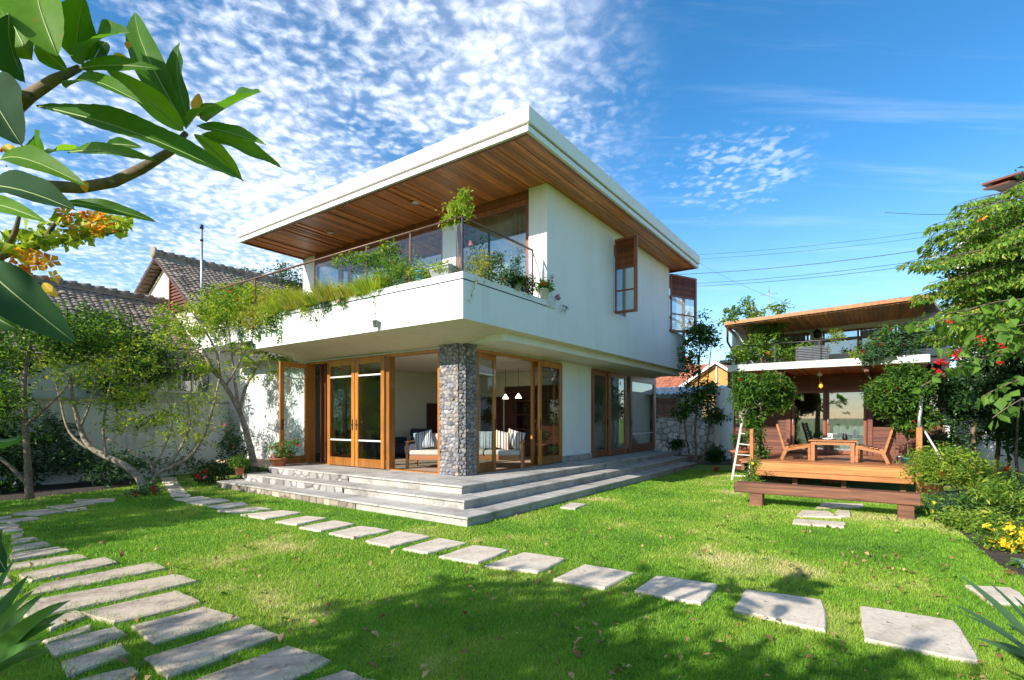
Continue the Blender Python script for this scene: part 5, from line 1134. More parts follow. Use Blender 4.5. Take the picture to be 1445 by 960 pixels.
plant('balcony_bush', 'smaller fresh green bush between the blue pot and the corner', 'bush', W(-1.05, -.15, 4.1), [ub(-1.05, .0, 4.30, .24, .20), ub(-1.05, -.5, 4.25, .28, .14)], 70, 24, .06, .05, 'leaflime', 431, twig=.006, twigs=.5, stemname='stem', crownname='foliage')
teal = plain('teal glaze', (.02, .20, .26), .3, .1); M['teal'] = teal
pot('flower_pot', 'teal blue glazed pot on the balcony edge near the corner', W(-1.16, .02, 4.11), .10, .19, 'teal')
tp = thing('trough', 'grey tapered trough planter on the balcony corner', 'planter', tuple(W(-1.1, -.5, 4.11)), 0, None, XY); m = MB()
for zz_, g1, g2 in ((4.112, .10, .19), (4.28, .14, .24)):
    for a, c_ in ((-1, -1), (1, -1), (1, 1), (-1, 1)): m.v.append((-1.1+a*g1, -.52+c_*g2, zz_))
m.f = [(0, 1, 5, 4), (1, 2, 6, 5), (2, 3, 7, 6), (3, 0, 4, 7), (3, 2, 1, 0)]; m.sm = [False]*5; m.box(-1.26, -.94, -.78, -.26, 4.28, 4.30, bev=.004); obj('body', m, M['galv'], tp)
plant('small_tree', 'small potted tree with drooping light leaves standing above the balcony corner', 'tree', W(-1.02, -.85, 4.1), [ub(-1.02, -.80, 5.30, .26, .22), ub(-1.0, -.55, 5.18, .18, .12), ub(-1.05, -.90, 5.48, .12, .12)], 55, 24, .045, .075, 'leaflime', 432,
    [([W(-1.02, -.88, 4.1), W(-1.0, -.86, 4.6), W(-1.04, -.86, 5.0), W(-1.02, -.82, 5.35)], .016, .008), ([W(-1.0, -.80, 4.1), W(-1.02, -.78, 4.7), W(-1.0, -.72, 5.1)], .012, .006)], twig=.006, twigs=.8, bark='barkpale', droop=.7, aspect=.36)
sp2 = [(-.75, 'leafdry', .35, .25, 'tangle of thin yellowish stems at the balcony corner behind the glass', None), (-.25, 'leafmid', .42, .27, 'bushy plant with small red flowers along the side railing', [('red', 5, .035)]), (.3, 'leafmid', .36, .26, 'leafy plant in the middle of the side planter', [('pink', 3, .035)]),
       (.75, 'leafdeep', .30, .22, 'dark plant with pink blooms behind the side glass panel', [('pink', 9, .05)])]
for i, (u_, mt, hh, rr, lab, bl_) in enumerate(sp2):
    plant('balcony_bush', lab, 'bush', W(u_, -1.0, 4.1), [ub(u_, -1.0, 4.1+hh*.5, rr, hh*.6), ub(u_+.1, -1.0, 4.1+hh*1.1, rr*.6, hh*.4)], 70, 18, .055, .045, mt, 440+i, twig=.006, twigs=.8, stemname='stem', crownname='foliage', blossom=bl_)
plant('balcony_bush', 'thin branching plant with one pink bloom rising in front of the large upper window', 'bush', W(-.5, -.9, 4.1), [ub(-.6, -.9, 4.8, .22, .18), ub(.55, -.95, 4.75, .18, .2)], 34, 14, .05, .045, 'leafgrey', 446, twig=.007, twigs=1.2, stemname='stem', crownname='foliage', blossom=[('pink', 2, .06)])
potted('white flower pot at the far end of the side planter', W(1.42, -1.05, 4.11), .11, .24, 'whitemetal', [(0, 0, .08, .2, .12)], 447, 'leafmid', [('red', 4, .05)], 'plant with red blooms in the white pot at the end of the side planter', 36, 18)
potted('pale low bowl pot under the dark balcony plant', W(.35, -1.1, 4.11), .10, .10, 'galv', [(0, 0, .05, .12, .07)], 449, 'leafdeep', None, 'low dark foliage in the pale bowl pot')
plant('trailing_flower', 'trailing stem with purple flowers hanging past the white pot', 'flower', W(1.55, -1.1, 4.2), [ub(1.75, -1.16, 4.20, .10, .06), ub(2.05, -1.18, 4.02, .14, .05), ub(1.6, -1.12, 4.6, .05, .10)], 18, 8, .03, .035, 'leafgrey', 451, twig=.004, twigs=1.5, stemname='stem', crownname='foliage', blossom=[('purple', 12, .035)])
# hanging vines
def vine(a, b_, n, mat, seed, label, group, ls=.045):
    rng = np.random.default_rng(seed); t = thing('hanging_vine', label, 'vine', a, 0, group, XY); ps = [Vector(a).lerp(Vector(b_), i/8) + Vector(rng.normal(size=3))*.012 for i in range(9)]
    m = MB(); m.tube(ps, .004, 5); obj('stem', m, M['bark'], t, XY); pts = np.array([tuple(ps[0].lerp(ps[-1], s)) for s in rng.uniform(0, 1, n)]) + rng.normal(size=(n, 3))*.022
    obj('foliage', MB().np(*leaves_np(pts, ls, rng, .6, .2, .5)), M[mat], t, XY)
rng = np.random.default_rng(8)
for i, v_ in enumerate((6.15, 5.92, 5.62, 5.36, 5.12, 4.9, 4.68, 4.45, 3.52, 3.2, 3.03, 2.8, 2.58)):
    L = rng.uniform(.45, .85) if i < 8 else rng.uniform(.25, .6)
    vine(W(-1.30, v_, 4.12), W(-1.31, v_+rng.uniform(-.05, .05), 4.12-L), 150 if i < 8 else 60, 'leafmid' if i % 2 and i < 8 else 'leafgrey', 600+i, 'thin leafy vine hanging down the white balcony edge' if i < 8 else 'thin dark trailing vine on the white balcony front', 'vines hanging at the left of the balcony' if i < 8 else 'sparse vines in the middle of the balcony', .06 if i < 8 else .045)
vine(W(-1.30, 1.20, 4.12), W(-1.31, 1.12, 3.52), 40, 'leafmid', 640, 'short reddish vine hanging alone on the right half of the balcony front', None)
vine(W(-.95, -1.14, 4.12), W(-1.12, -1.15, 3.55), 14, 'leafdry', 641, 'single dry stem hanging round the balcony corner', None)
pot('hanging_pot', 'small pale blue pot hung on the white balcony front', W(-1.33, 1.05, 3.36), .06, .14, 'galv')
plant('roof_weed', 'small weed growing out of the top edge of the roof', 'plant', W(-.2, -1.35, 7.0), [ub(-.3, -1.3, 7.08, .10, .06)], 12, 8, .03, .05, 'leafgrey', 455, twig=.004, stemname='stem', crownname='foliage')
plant('tree', 'blue green tree top visible behind the balcony at its left end', 'tree', W(6.5, 12.2, 0), [blob(405, 395, 21, 26, 24), blob(380, 405, 21, 20, 18), blob(352, 384, 20, 20, 6)], 70, 22, .14, .12, 'leafgrey', 456, [([P(395, 640, 21), P(398, 420, 21)], .1, .03)], twig=.02)

# ================================================================== planting round the shed and the second house
plant('slim_tree', 'slim multi-stemmed tree standing in front of the far shed', 'tree', P(985, 655, 18.0), [blob(985, 470, 18, 20, 30), blob(972, 510, 18, 16, 26), blob(1000, 480, 18, 14, 20), blob(985, 560, 17.8, 26, 28), blob(1008, 588, 17.8, 20, 12), blob(965, 580, 17.8, 12, 14)], 120, 26, .12, .12, 'leafdeep', 31,
    [([P(982, 655, 18), P(980, 600, 18), P(986, 530, 18), P(988, 455, 18)], .05, .015), ([P(990, 655, 18), P(1000, 610, 18), P(998, 540, 18), P(1004, 480, 18)], .04, .012), ([P(975, 655, 18), P(965, 600, 18), P(970, 530, 18)], .035, .012)], twig=.014, dens_mat2=('leafmid', 70))
plant('shrub', 'low dark shrub at the foot of the shed wall', 'shrub', P(1010, 655, 18.4), [blob(1008, 642, 18.4, 16, 11), blob(955, 628, 18.6, 10, 7)], 60, 26, .10, .10, 'leafdeep', 32, twig=.01, twigs=.3, stemname='stem', crownname='foliage', bark='bark')
plant('climber', 'dense climbing bush with yellow and red flowers hanging left of the veranda', 'bush', P(1062, 655, 13.4), [blob(1072, 548, 12.9, 38, 24), blob(1095, 562, 12.9, 22, 24), blob(1050, 560, 12.9, 18, 20), blob(1064, 600, 13, 11, 24), blob(1072, 635, 13.2, 8, 22), blob(1042, 535, 12.9, 12, 8), blob(1112, 552, 12.9, 8, 14), blob(1060, 590, 13, 10, 14)], 270, 30, .075, .085, 'leafmid', 33,
    [([P(1066, 672, 13.3), P(1072, 630, 13.2), P(1078, 580, 13), P(1075, 545, 12.9)], .03, .012), ([P(1072, 668, 13.3), P(1070, 620, 13.1), P(1082, 570, 13)], .02, .01)], twig=.01, twigs=.3, blossom=[('orange', 8, .05), ('red', 4, .05)], stemname='stem', crownname='foliage', up=.9, dens_mat2=('leafdeep', 120))
plant('climber', 'rounded climbing bush with red trumpet flowers hanging right of the veranda', 'bush', P(1270, 655, 11.9), [blob(1268, 552, 11.4, 38, 32), blob(1290, 590, 11.4, 26, 28), blob(1245, 568, 11.5, 16, 18), blob(1284, 602, 11.5, 8, 16), blob(1232, 560, 11.5, 8, 10), blob(1300, 540, 11.4, 12, 14), blob(1278, 525, 11.4, 22, 8)], 310, 30, .075, .085, 'leafmid', 34,
    [([P(1283, 656, 11.8), P(1280, 610, 11.6), P(1272, 560, 11.4)], .02, .01), ([P(1262, 655, 11.9), P(1264, 600, 11.7)], .012, .008)], twig=.01, twigs=.3, blossom=[('red', 26, .055)], stemname='stem', crownname='foliage', up=.9, dens_mat2=('leafdeep', 140))
plant('balcony_tree', 'tall plant with feathery upright shoots at the left of the small balcony', 'plant', P(1075, 512, 14), [blob(1080, 492, 14, 34, 18), blob(1065, 460, 14, 12, 24), blob(1056, 432, 14, 6, 18), blob(1038, 438, 14, 12, 8), blob(1098, 440, 14, 10, 14), blob(1088, 465, 14, 18, 16), blob(1135, 500, 13.8, 30, 12), blob(1045, 500, 14, 20, 10), blob(1030, 452, 14, 12, 5)], 230, 24, .07, .09, 'leafmid', 35,
    [([P(1075, 515, 14), P(1066, 470, 14), P(1056, 425, 14)], .025, .01), ([P(1078, 515, 14), P(1088, 470, 14), P(1104, 432, 14)], .02, .008), ([P(1070, 500, 14), P(1050, 462, 14), P(1026, 438, 14)], .015, .008)], twig=.01, twigs=.5, blossom=[('orange', 2, .06)], stemname='stem', crownname='foliage', dens_mat2=('leaflime', 60))
plant('balcony_bush', 'spreading bush with red flowers on the right part of the small balcony', 'bush', P(1265, 500, 12.2), [blob(1268, 482, 12.1, 36, 20), blob(1240, 492, 12.1, 26, 12), blob(1295, 470, 12, 16, 18), blob(1225, 505, 12, 14, 10)], 170, 24, .07, .075, 'leafgrey', 36, twig=.01, twigs=.7, stemname='stem', crownname='foliage', blossom=[('red', 22, .05)], dens_mat2=('leafmid', 70))
plant('balcony_bush', 'small green plant in front of the balcony windows beside the metal box', 'bush', P(1178, 485, 13), [blob(1178, 474, 13, 10, 8), blob(1210, 500, 12.8, 9, 6)], 30, 22, .06, .06, 'leaflime', 37, twig=.006, stemname='stem', crownname='foliage')
potted('teal plastic pot at the right end of the deck', P(1279, 655.5, 11.7), .085, .15, 'teal', [(0, 0, .03, .06, .04)], 38, 'leafmid', None, 'tiny seedling in the teal pot on the deck', 8, 6, .02, .04)
pot('flower_pot', 'grey pot left of the teal pot on the deck', P(1269, 654, 12.0), .07, .17, 'galv')
potted('large dark red planter behind the stepladder', P(1045, 662, 15.2), .30, .55, 'redtile', [(0, 0, .25, .22, .28)], 39, 'leafdeep', None, 'leggy plant growing in the large dark red planter', 30, 14, .07, .09)
potted('small pot at the front left corner post of the deck', P(1060, 690, 12.0), .09, .18, 'terra', [(0, 0, .12, .14, .14), (.05, 0, .4, .12, .12)], 391, 'leafmid', [('yellow', 8, .05)], 'yellow flowering plant by the front left deck post', 40, 18)

# ================================================================== right-hand side
plant('tree', 'large dark hedge tree filling the right side behind the flower bed', 'tree', P(1400, 690, 13), [blob(1380, 570, 13.5, 66, 58), blob(1335, 560, 13.8, 40, 46), blob(1450, 540, 13, 60, 80), blob(1400, 470, 13.5, 60, 60), blob(1330, 640, 13.2, 26, 30)], 520, 44, .13, .105, 'leafdeep', 50,
    [([P(1380, 690, 13), P(1372, 620, 13.2), P(1378, 540, 13.4)], .08, .03), ([P(1400, 690, 13), P(1410, 620, 13.2), P(1400, 520, 13.4)], .06, .03), ([P(1425, 690, 13), P(1420, 600, 13.2)], .04, .02)], twig=.014, twigs=.5, blossom=[('red', 12, .07)], dens_mat2=('leafgrey', 260))
plant('tree', 'thin-stemmed dark tree at the right edge beside the hedge', 'tree', P(1470, 690, 12), [blob(1500, 600, 12.2, 60, 60), blob(1430, 610, 12.4, 22, 30)], 180, 40, .12, .10, 'leafdeep', 51, [([P(1440, 700, 12), P(1432, 640, 12.1), P(1440, 560, 12.2)], .04, .02), ([P(1458, 700, 12), P(1462, 620, 12.1)], .04, .02)], twig=.012)
# drooping fern-like boughs of the big tree
bt = thing('tree', 'tall bright green tree with drooping feathery boughs reaching in from the right edge', 'tree', P(1620, 650, 8.6), 0, None, XY)
rng = np.random.default_rng(52); m = MB(); hub = [P(1620, 760, 8.6), P(1610, 600, 8.6), P(1600, 450, 8.7), P(1590, 330, 8.8), P(1570, 230, 8.9)]
m.tube(hub, [.2, .17, .13, .09, .05], 9); lp_ = []; ld_ = []; br = MB()
tips = [(1272, 372), (1300, 345), (1313, 318), (1345, 300), (1375, 285), (1310, 400), (1330, 425), (1300, 452), (1345, 352), (1360, 378), (1380, 330), (1400, 300), (1420, 268), (1350, 415), (1378, 440), (1395, 400), (1410, 360), (1430, 320), (1440, 285), (1320, 480), (1355, 470), (1400, 460), (1430, 430), (1440, 390), (1325, 440), (1340, 395), (1290, 425), (1370, 405), (1415, 480), (1445, 470),
        (1385, 360), (1365, 320), (1408, 335), (1300, 376), (1322, 362), (1336, 458), (1372, 480), (1350, 330), (1388, 425), (1425, 400), (1440, 350)]
tips += [(x+rng.uniform(-18, 40), y+rng.uniform(-12, 12)) for x, y in tips]
for k, (tx, ty) in enumerate(tips):
    d = rng.uniform(7.6, 9.6); s_ = min(.98, .25 + (700-ty)/600); hb = Vector(hub[0]).lerp(Vector(hub[4]), s_)
    tip = P(tx, ty, d); midp = hb.lerp(tip, .55) + Vector((0, 0, .28)) + Vector(rng.normal(size=3))*.08
    ps = [hb*(1-t_)**2 + midp*2*t_*(1-t_) + tip*t_**2 for t_ in [i/10 for i in range(11)]]; br.tube(ps, [.016*(1-i/11)+.003 for i in range(11)], 5, False)
    L = (tip-hb).length; n_ = int(L*.62/.012); fd = (ps[-1]-ps[5]).normalized(); side = fd.cross(Vector((0, 0, 1))).normalized()
    for j in range(n_):
        t_ = 1-.62*j/n_; p = hb*(1-t_)**2 + midp*2*t_*(1-t_) + tip*t_**2
        for sg in (-1, 1):
            w_ = rng.uniform(0, .16)*min(1, j/n_*6+.3); q_ = p + side*sg*w_ + fd*w_*.4 - Vector((0, 0, w_*.55+rng.uniform(0, .04))); lp_.append(tuple(q_)); ld_.append(tuple(side*sg*.5 + fd*.6 - Vector((0, 0, .9))))
obj('trunk', m, M['bark'], bt, XY); obj('limbs', br, M['bark'], bt, XY)
lp_ = np.array(lp_); ld_ = np.array(ld_); hf = rng.random(len(lp_)) < .65
obj('crown', MB().np(*leaves_np(lp_[hf], .085, rng, .42, .6, .1, dirs=ld_[hf])), M['leafmid'], bt, XY); obj('young_leaves', MB().np(*leaves_np(lp_[~hf], .085, rng, .42, .6, .1, dirs=ld_[~hf])), M['leaflime'], bt, XY)
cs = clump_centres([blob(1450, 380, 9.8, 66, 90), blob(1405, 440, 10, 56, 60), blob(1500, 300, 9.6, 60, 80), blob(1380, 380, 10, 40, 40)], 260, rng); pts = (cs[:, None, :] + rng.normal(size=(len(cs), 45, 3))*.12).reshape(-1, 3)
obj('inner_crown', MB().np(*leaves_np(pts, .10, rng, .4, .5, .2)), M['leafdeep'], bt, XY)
obj('blossom', MB().np(*flowers_np(np.array([tuple(P(*a)) for a in ((1388, 358, 8), (1386, 310, 8), (1337, 395, 8), (1372, 366, 8), (1440, 338, 8))]), .06, rng)), M['orange'], bt, XY)
# heart-leaved climber with red flowers in front of it
vc = thing('climber', 'climber with broad heart leaves and red flower heads trailing from the right', 'climber', P(1560, 600, 7.2), 0, None, XY); br = MB(); pts = []; dirs = []
for (x0, y0, x1, y1) in ((1520, 470, 1300, 545), (1530, 500, 1345, 520), (1520, 440, 1290, 462), (1540, 520, 1385, 560), (1530, 460, 1370, 480), (1500, 430, 1360, 440), (1530, 540, 1400, 590), (1510, 480, 1330, 500)):
    d = rng.uniform(6.8, 7.6); a = P(x0, y0, d+.4); c_ = P(x1, y1, d); mid = a.lerp(c_, .5) + Vector((0, 0, .25)); ps = [a*(1-t_)**2 + mid*2*t_*(1-t_) + c_*t_**2 for t_ in [i/9 for i in range(10)]]; br.tube(ps, .008, 5, False)
    for j in range(46):
        t_ = rng.uniform(.1, 1); p = a*(1-t_)**2 + mid*2*t_*(1-t_) + c_*t_**2; pts.append(tuple(p + Vector(rng.normal(size=3))*.05)); dirs.append((rng.normal()*.5-.2, rng.normal()*.4-.3, -1.0))
obj('stem', br, M['bark'], vc, XY); pts = np.array(pts); obj('foliage', MB().np(*leaves_np(pts, .14, rng, .75, .2, .2, fold=.06, dirs=np.array(dirs))), M['leafmid'], vc, XY)
for k, (x, y) in enumerate(((1347, 500), (1353, 503), (1338, 516), (1384, 480), (1410, 512), (1416, 489), (1325, 512), (1321, 525), (1342, 453), (1329, 510))):
    fp = np.array(tuple(P(x, y, 6.8))) + rng.normal(size=(6, 3))*.025; obj('blossom', MB().np(*flowers_np(fp, .026, rng)), M['red'], vc, XY)
# flower bed
plant('shrub', 'feathery light green shrub behind the leaning white pole in the flower bed', 'shrub', P(1345, 690, 10), [blob(1335, 655, 10, 36, 26), blob(1380, 672, 10, 40, 22), blob(1300, 660, 10.2, 18, 26)], 170, 30, .08, .075, 'leaflime', 55, twig=.008, twigs=.4, stemname='stem', crownname='foliage', blossom=[('red', 3, .07)], up=.2, aspect=.25, dens_mat2=('leafmid', 110))
plant('shrub', 'low dark green border plant beside the right end of the beam bench', 'shrub', P(1320, 735, 8.8), [blob(1330, 716, 9, 40, 16), blob(1305, 728, 8.7, 18, 8), blob(1365, 720, 8.8, 20, 14)], 130, 30, .07, .06, 'leafmid', 56, twig=.006, twigs=.4, stemname='stem', crownname='foliage', blossom=[('yellow', 12, .045)], dens_mat2=('leafgrey', 50))
plant('fern', 'spreading green fern in the bed right of the border plant', 'fern', P(1410, 735, 8.3), [blob(1400, 700, 8.6, 34, 18), blob(1440, 710, 8.2, 34, 24)], 110, 26, .09, .085, 'leafmid', 57, twig=.006, twigs=.8, stemname='stem', crownname='foliage', aspect=.25, dens_mat2=('leaflime', 30))
plant('yellow_flowers', 'bush covered in bright yellow flowers at the right edge of the lawn', 'flower bush', P(1420, 805, 6.2), [blob(1412, 765, 6.4, 30, 26), blob(1450, 770, 6.2, 34, 34), blob(1400, 788, 6.2, 16, 10)], 150, 22, .06, .055, 'leafmid', 58, twig=.006, twigs=.8, stemname='stem', crownname='foliage', blossom=[('yellow', 150, .05), ('yellow', 150, .045)])
blue = leafm('blue petal', (.12, .22, .6), (.35, .5, .85), .3); M['bluepetal'] = blue
plant('blue_flowers', 'small clump of pale blue flowers under the yellow flower bush', 'flower', P(1434, 812, 5.6), [blob(1436, 798, 5.6, 10, 7)], 14, 10, .03, .05, 'leafmid', 59, twig=.004, stemname='stem', crownname='foliage', blossom=[('bluepetal', 10, .022)])
# hedge that closes the garden to the right of the frame (seen in the glass) 
plant('tree', 'garden tree standing beyond the right edge of the lawn', 'tree', (11.5, 6.5, 0), [((11.5, 6.5, 3), (2, 2, 2.2)), ((13, 4, 3), (2, 2.5, 2.4)), ((13, 9, 2.5), (2, 2.4, 2.4))], 260, 30, .25, .20, 'leafmid', 60, [([(11.5, 6.5, 0), (11.5, 6.4, 2), (11.6, 6.5, 3.4)], .12, .05)], twig=.03)

plant('tree', 'garden tree beyond the left edge that shades the paths', 'tree', (-11.5, 4.2, 0), [((-11.3, 4.4, 3.4), (1.8, 1.6, .8)), ((-12.5, 6.3, 3.2), (1.6, 1.5, .9)), ((-10.8, 2.7, 2.9), (1.0, .9, .5)), ((-13.5, 3, 3), (1.5, 2, 1))], 330, 34, .16, .17, 'leafmid', 61, [([(-11.5, 4.2, 0), (-11.6, 4.3, 1.6), (-11.4, 4.4, 2.8)], .14, .06)], twig=.025)
# ================================================================== foreground broad-leaved tree (upper left) and sword-leaved plants
def bigleaf(base, tip, width, mb, curl=.10, fold=.16, nrm=None, twist=0, nseg=44, nw=8, wave=.02, rng=None):
    base = Vector(base); tip = Vector(tip); d = tip-base; L = d.length; f = d.normalized()
    view = nrm if nrm is not None else Vector((0, -1, .35)); s = f.cross(view).normalized(); n_ = s.cross(f).normalized()
    if twist: R3 = Matrix.Rotation(twist, 3, f); s = R3 @ s; n_ = R3 @ n_
    vs = []; fs = []; ph = rng.uniform(0, 6) if rng is not None else 0
    for i in range(nseg+1):
        t_ = i/nseg; wv = width*.5*(math.sin(math.pi*min(1, t_**.82))**.85)*(1 if t_ < .97 else .3)+.0008
        c_ = base + d*t_ + n_*curl*L*math.sin(t_*math.pi)
        for j in range(-nw//2, nw//2+1):
            a = j/(nw/2); vs.append(c_ + s*wv*a*math.cos(fold*abs(a)) + n_*(abs(a)**1.3*wv*fold*1.6 + wave*wv*3*math.sin(t_*14+ph+a)*abs(a) + L*.0045*abs(math.sin((t_*15-abs(a)*1.3)*math.pi))*min(1, abs(a)*3)))
    k = nw+1
    for i in range(nseg):
        for j in range(nw): fs.append((i*k+j, i*k+j+1, (i+1)*k+j+1, (i+1)*k+j))
    mb.add(vs, fs, True)
def rib(base, tip, mb, curl, nrm, r=.0022):
    base = Vector(base); tip = Vector(tip); d = tip-base; L = d.length; f = d.normalized(); s = f.cross(nrm).normalized(); n_ = s.cross(f).normalized()
    mb.tube([base + d*t_ + n_*(curl*L*math.sin(t_*math.pi)+.001) for t_ in [i/8 for i in range(9)]], [r*(1.2-i/9) for i in range(9)], 5)
bigm, t, b, o = new_mat('broad leaf'); geo = nd(t, 'ShaderNodeNewGeometry')
col = ramp(t, geo.outputs['Random Per Island'], [(0, (.016, .065, .008)), (.5, (.045, .14, .012)), (1, (.12, .26, .02))]); nn_ = ntex(t, coords(t), 30, 4); mr = nd(t, 'ShaderNodeMapRange', i_3=.75, i_4=1.25); t.links.new(nn_, mr.inputs[0])
mx = nd(t, 'ShaderNodeMixRGB', blend_type='MULTIPLY', i_0=1.0); t.links.new(col, mx.inputs[1]); t.links.new(mr.outputs[0], mx.inputs[2]); sp_ = ramp(t, ntex(t, coords(t), 11, 5, .6), [(0, (0, 0, 0)), (.66, (0, 0, 0)), (.74, (1, 1, 1))]); mxs = nd(t, 'ShaderNodeMixRGB'); mxs.inputs[2].default_value = (.30, .17, .03, 1); t.links.new(sp_, mxs.inputs[0]); t.links.new(mx.outputs[0], mxs.inputs[1]); mx = mxs; t.links.new(mx.outputs[0], b.inputs['Base Color']); b.inputs['Roughness'].default_value = .5; b.inputs['Specular IOR Level'].default_value = .15
trn = nd(t, 'ShaderNodeBsdfTranslucent'); gg = nd(t, 'ShaderNodeMixRGB', blend_type='MULTIPLY', i_0=1.0); gg.inputs[2].default_value = (2.6, 2.2, .6, 1); t.links.new(mx.outputs[0], gg.inputs[1]); t.links.new(gg.outputs[0], trn.inputs[0])
ms = nd(t, 'ShaderNodeMixShader', i_0=.5); t.links.new(b.outputs[0], ms.inputs[1]); t.links.new(trn.outputs[0], ms.inputs[2]); t.links.new(ms.outputs[0], o.inputs[0]); bump(t, b, nn_, .2, .003); M['bigleaf'] = bigm
M['ribm'] = plain('leaf rib', (.28, .36, .10), .5, .1)
ft = thing('tree', 'near tree with big glossy leaves whose boughs hang into the upper left corner', 'tree', (-4.6, -.6, 0), 0, None, XY)
rng = np.random.default_rng(70); m = MB(); m.tube([(-4.6, -.6, 0), (-4.55, -.55, 1.5), (-4.4, -.5, 2.6), (-4.6, -.5, 3.8), (-5.0, -.7, 4.8)], [.16, .14, .12, .09, .04], 10)
m.tube([(-4.4, -.5, 2.4), (-3.4, .5, 2.2), P(-60, 215, 1.7), P(-5, 178, 1.6), P(40, 136, 1.55), P(76, 113, 1.5), P(112, 96, 1.5)], [.07, .045, .028, .020, .018, .014, .009], 9)
m.tube([(-4.4, -.5, 2.3), (-3.3, .5, 2.0), P(-40, 262, 1.85), P(70, 263, 1.8), P(112, 265, 1.8), P(160, 257, 1.8), P(200, 238, 1.78), P(240, 214, 1.75), P(262, 188, 1.72)], [.07, .045, .025, .020, .019, .018, .017, .013, .009], 9)
m.tube([(-3.3, .5, 2.0), P(-60, 390, 2.1), P(10, 358, 2.1), P(60, 345, 2.1), P(110, 337, 2.1), P(180, 325, 2.1)], [.04, .022, .016, .013, .009, .004], 8)
m.tube([P(60, 345, 2.1), P(75, 318, 2.1), P(95, 300, 2.1)], [.012, .008, .004], 6); m.tube([P(0, 362, 2.1), P(20, 330, 2.05), P(28, 300, 2.0)], [.014, .01, .006], 6); m.tube([P(-30, 120, 1.5), P(42, 136, 1.52)], .012, 7)
obj('trunk', m, M['bark'], ft, XY)
BL = [(262, 180, 190, 18, 30, 1.72), (268, 172, 253, 60, 40, 1.75), (290, 172, 368, 130, 44, 1.72), (278, 178, 375, 205, 20, 1.65), (284, 190, 398, 238, 26, 1.70), (274, 190, 342, 256, 18, 1.8), (258, 184, 146, 95, 24, 1.62), (246, 176, 190, 68, 24, 1.8),
      (52, 150, 344, 256, 36, 1.55), (45, 85, 8, -25, 70, 1.45), (82, 80, 66, -30, 60, 1.4), (107, 84, 118, -6, 42, 1.5), (116, 92, 184, 47, 42, 1.5), (112, 97, 227, 98, 16, 1.46), (92, 124, 202, 148, 22, 1.5), (70, 84, 92, -20, 44, 1.6), (95, 100, 52, 60, 20, 1.45),
      (12, 20, 36, 118, 56, 1.35), (-25, 110, 32, 208, 56, 1.3), (0, 226, 124, 264, 26, 1.6), (-30, 262, 108, 298, 40, 1.5), (-20, 290, 66, 314, 18, 1.45), (96, 216, 222, 228, 16, 1.7), (92, 286, 222, 314, 15, 1.75), (62, 236, 48, 192, 36, 1.8), (-25, 375, 110, 487, 46, 1.2), (-40, 420, 30, 468, 30, 1.3),
      (-30, 612, 38, 616, 14, 1.5), (-18, 752, 10, 808, 34, 1.5), (262, 182, 300, 150, 12, 1.72), (-30, 60, 20, 10, 60, 1.5), (130, 90, 150, 60, 16, 1.55), (150, 205, 200, 208, 12, 1.9), (110, 215, 60, 222, 18, 1.9), (120, 60, 160, 100, 20, 1.6)]
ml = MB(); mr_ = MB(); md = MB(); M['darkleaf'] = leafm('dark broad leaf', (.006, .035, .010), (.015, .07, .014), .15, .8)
for k, (bx, by, tx, ty, wpx, d) in enumerate(BL):
    nv = Vector((rng.normal()*.4, -1, .35+rng.normal()*.35)).normalized(); db = rng.normal()*.10; cu = rng.uniform(.02, .10)
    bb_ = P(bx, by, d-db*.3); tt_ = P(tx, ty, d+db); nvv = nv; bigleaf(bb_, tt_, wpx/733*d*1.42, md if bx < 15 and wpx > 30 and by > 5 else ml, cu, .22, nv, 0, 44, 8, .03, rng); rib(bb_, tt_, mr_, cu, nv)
obj('broad_leaves', ml, M['bigleaf'], ft, XY); obj('dark_leaves', md, M['darkleaf'], ft, XY); obj('leaf_ribs', mr_, M['ribm'], ft, XY, kind='stuff')
ml = MB(); M['turning'] = leafm('turning leaf', (.55, .20, .02), (.70, .50, .05), .5)
for (bx, by, tx, ty, wpx, d) in ((280, 165, 280, 132, 14, 1.7), (120, 256, 122, 272, 10, 1.6), (184, 60, 180, 70, 10, 1.5), (0, 418, 38, 422, 8, 1.25), (60, 400, 82, 420, 10, 1.9), (5, 205, 30, 225, 12, 1.7), (160, 76, 186, 92, 8, 1.55)): bigleaf(P(bx, by, d), P(tx, ty, d), wpx/733*d*1.2, ml, .05, .2, rng=rng)
obj('turning_leaves', ml, M['turning'], ft, XY)
# small leaves and berries on the thin bough
pts = []
for _ in range(330):
    s_ = rng.uniform(0, 1); x = -20 + 200*s_; y = 362-37*s_ - rng.uniform(-6, 34)*(.4+.6*math.sin(s_*3.1)); pts.append(tuple(P(x, y, 2.1+rng.normal()*.06)))
obj('small_leaves', MB().np(*leaves_np(np.array(pts), .045, rng, .7, .3, .1)), M['leaflime'], ft, XY)
m = MB()
for _ in range(60):
    x, y = (rng.uniform(85, 165), rng.uniform(300, 325)) if rng.random() < .5 else ((rng.uniform(-5, 30), rng.uniform(200, 235)) if rng.random() < .35 else (rng.uniform(15, 75), rng.uniform(352, 400)))
    r_ = .0035+.006*rng.random()**2; m.lathe([(.001, -r_), (r_*.8, -r_*.6), (r_, 0), (r_*.8, r_*.6), (.001, r_)], P(x, y, 2.05+rng.normal()*.05), 7)
fp = np.array([tuple(P(*( (rng.uniform(85, 165), rng.uniform(300, 328)) if rng.random() < .6 else (rng.uniform(10, 75), rng.uniform(350, 400))), 2.05)) for _ in range(34)])
obj('blossom', MB().np(*flowers_np(fp, .028, rng)), M['turning'], ft, XY, kind='stuff')
obj('berries', m, M['orange'], ft, XY, kind='stuff')
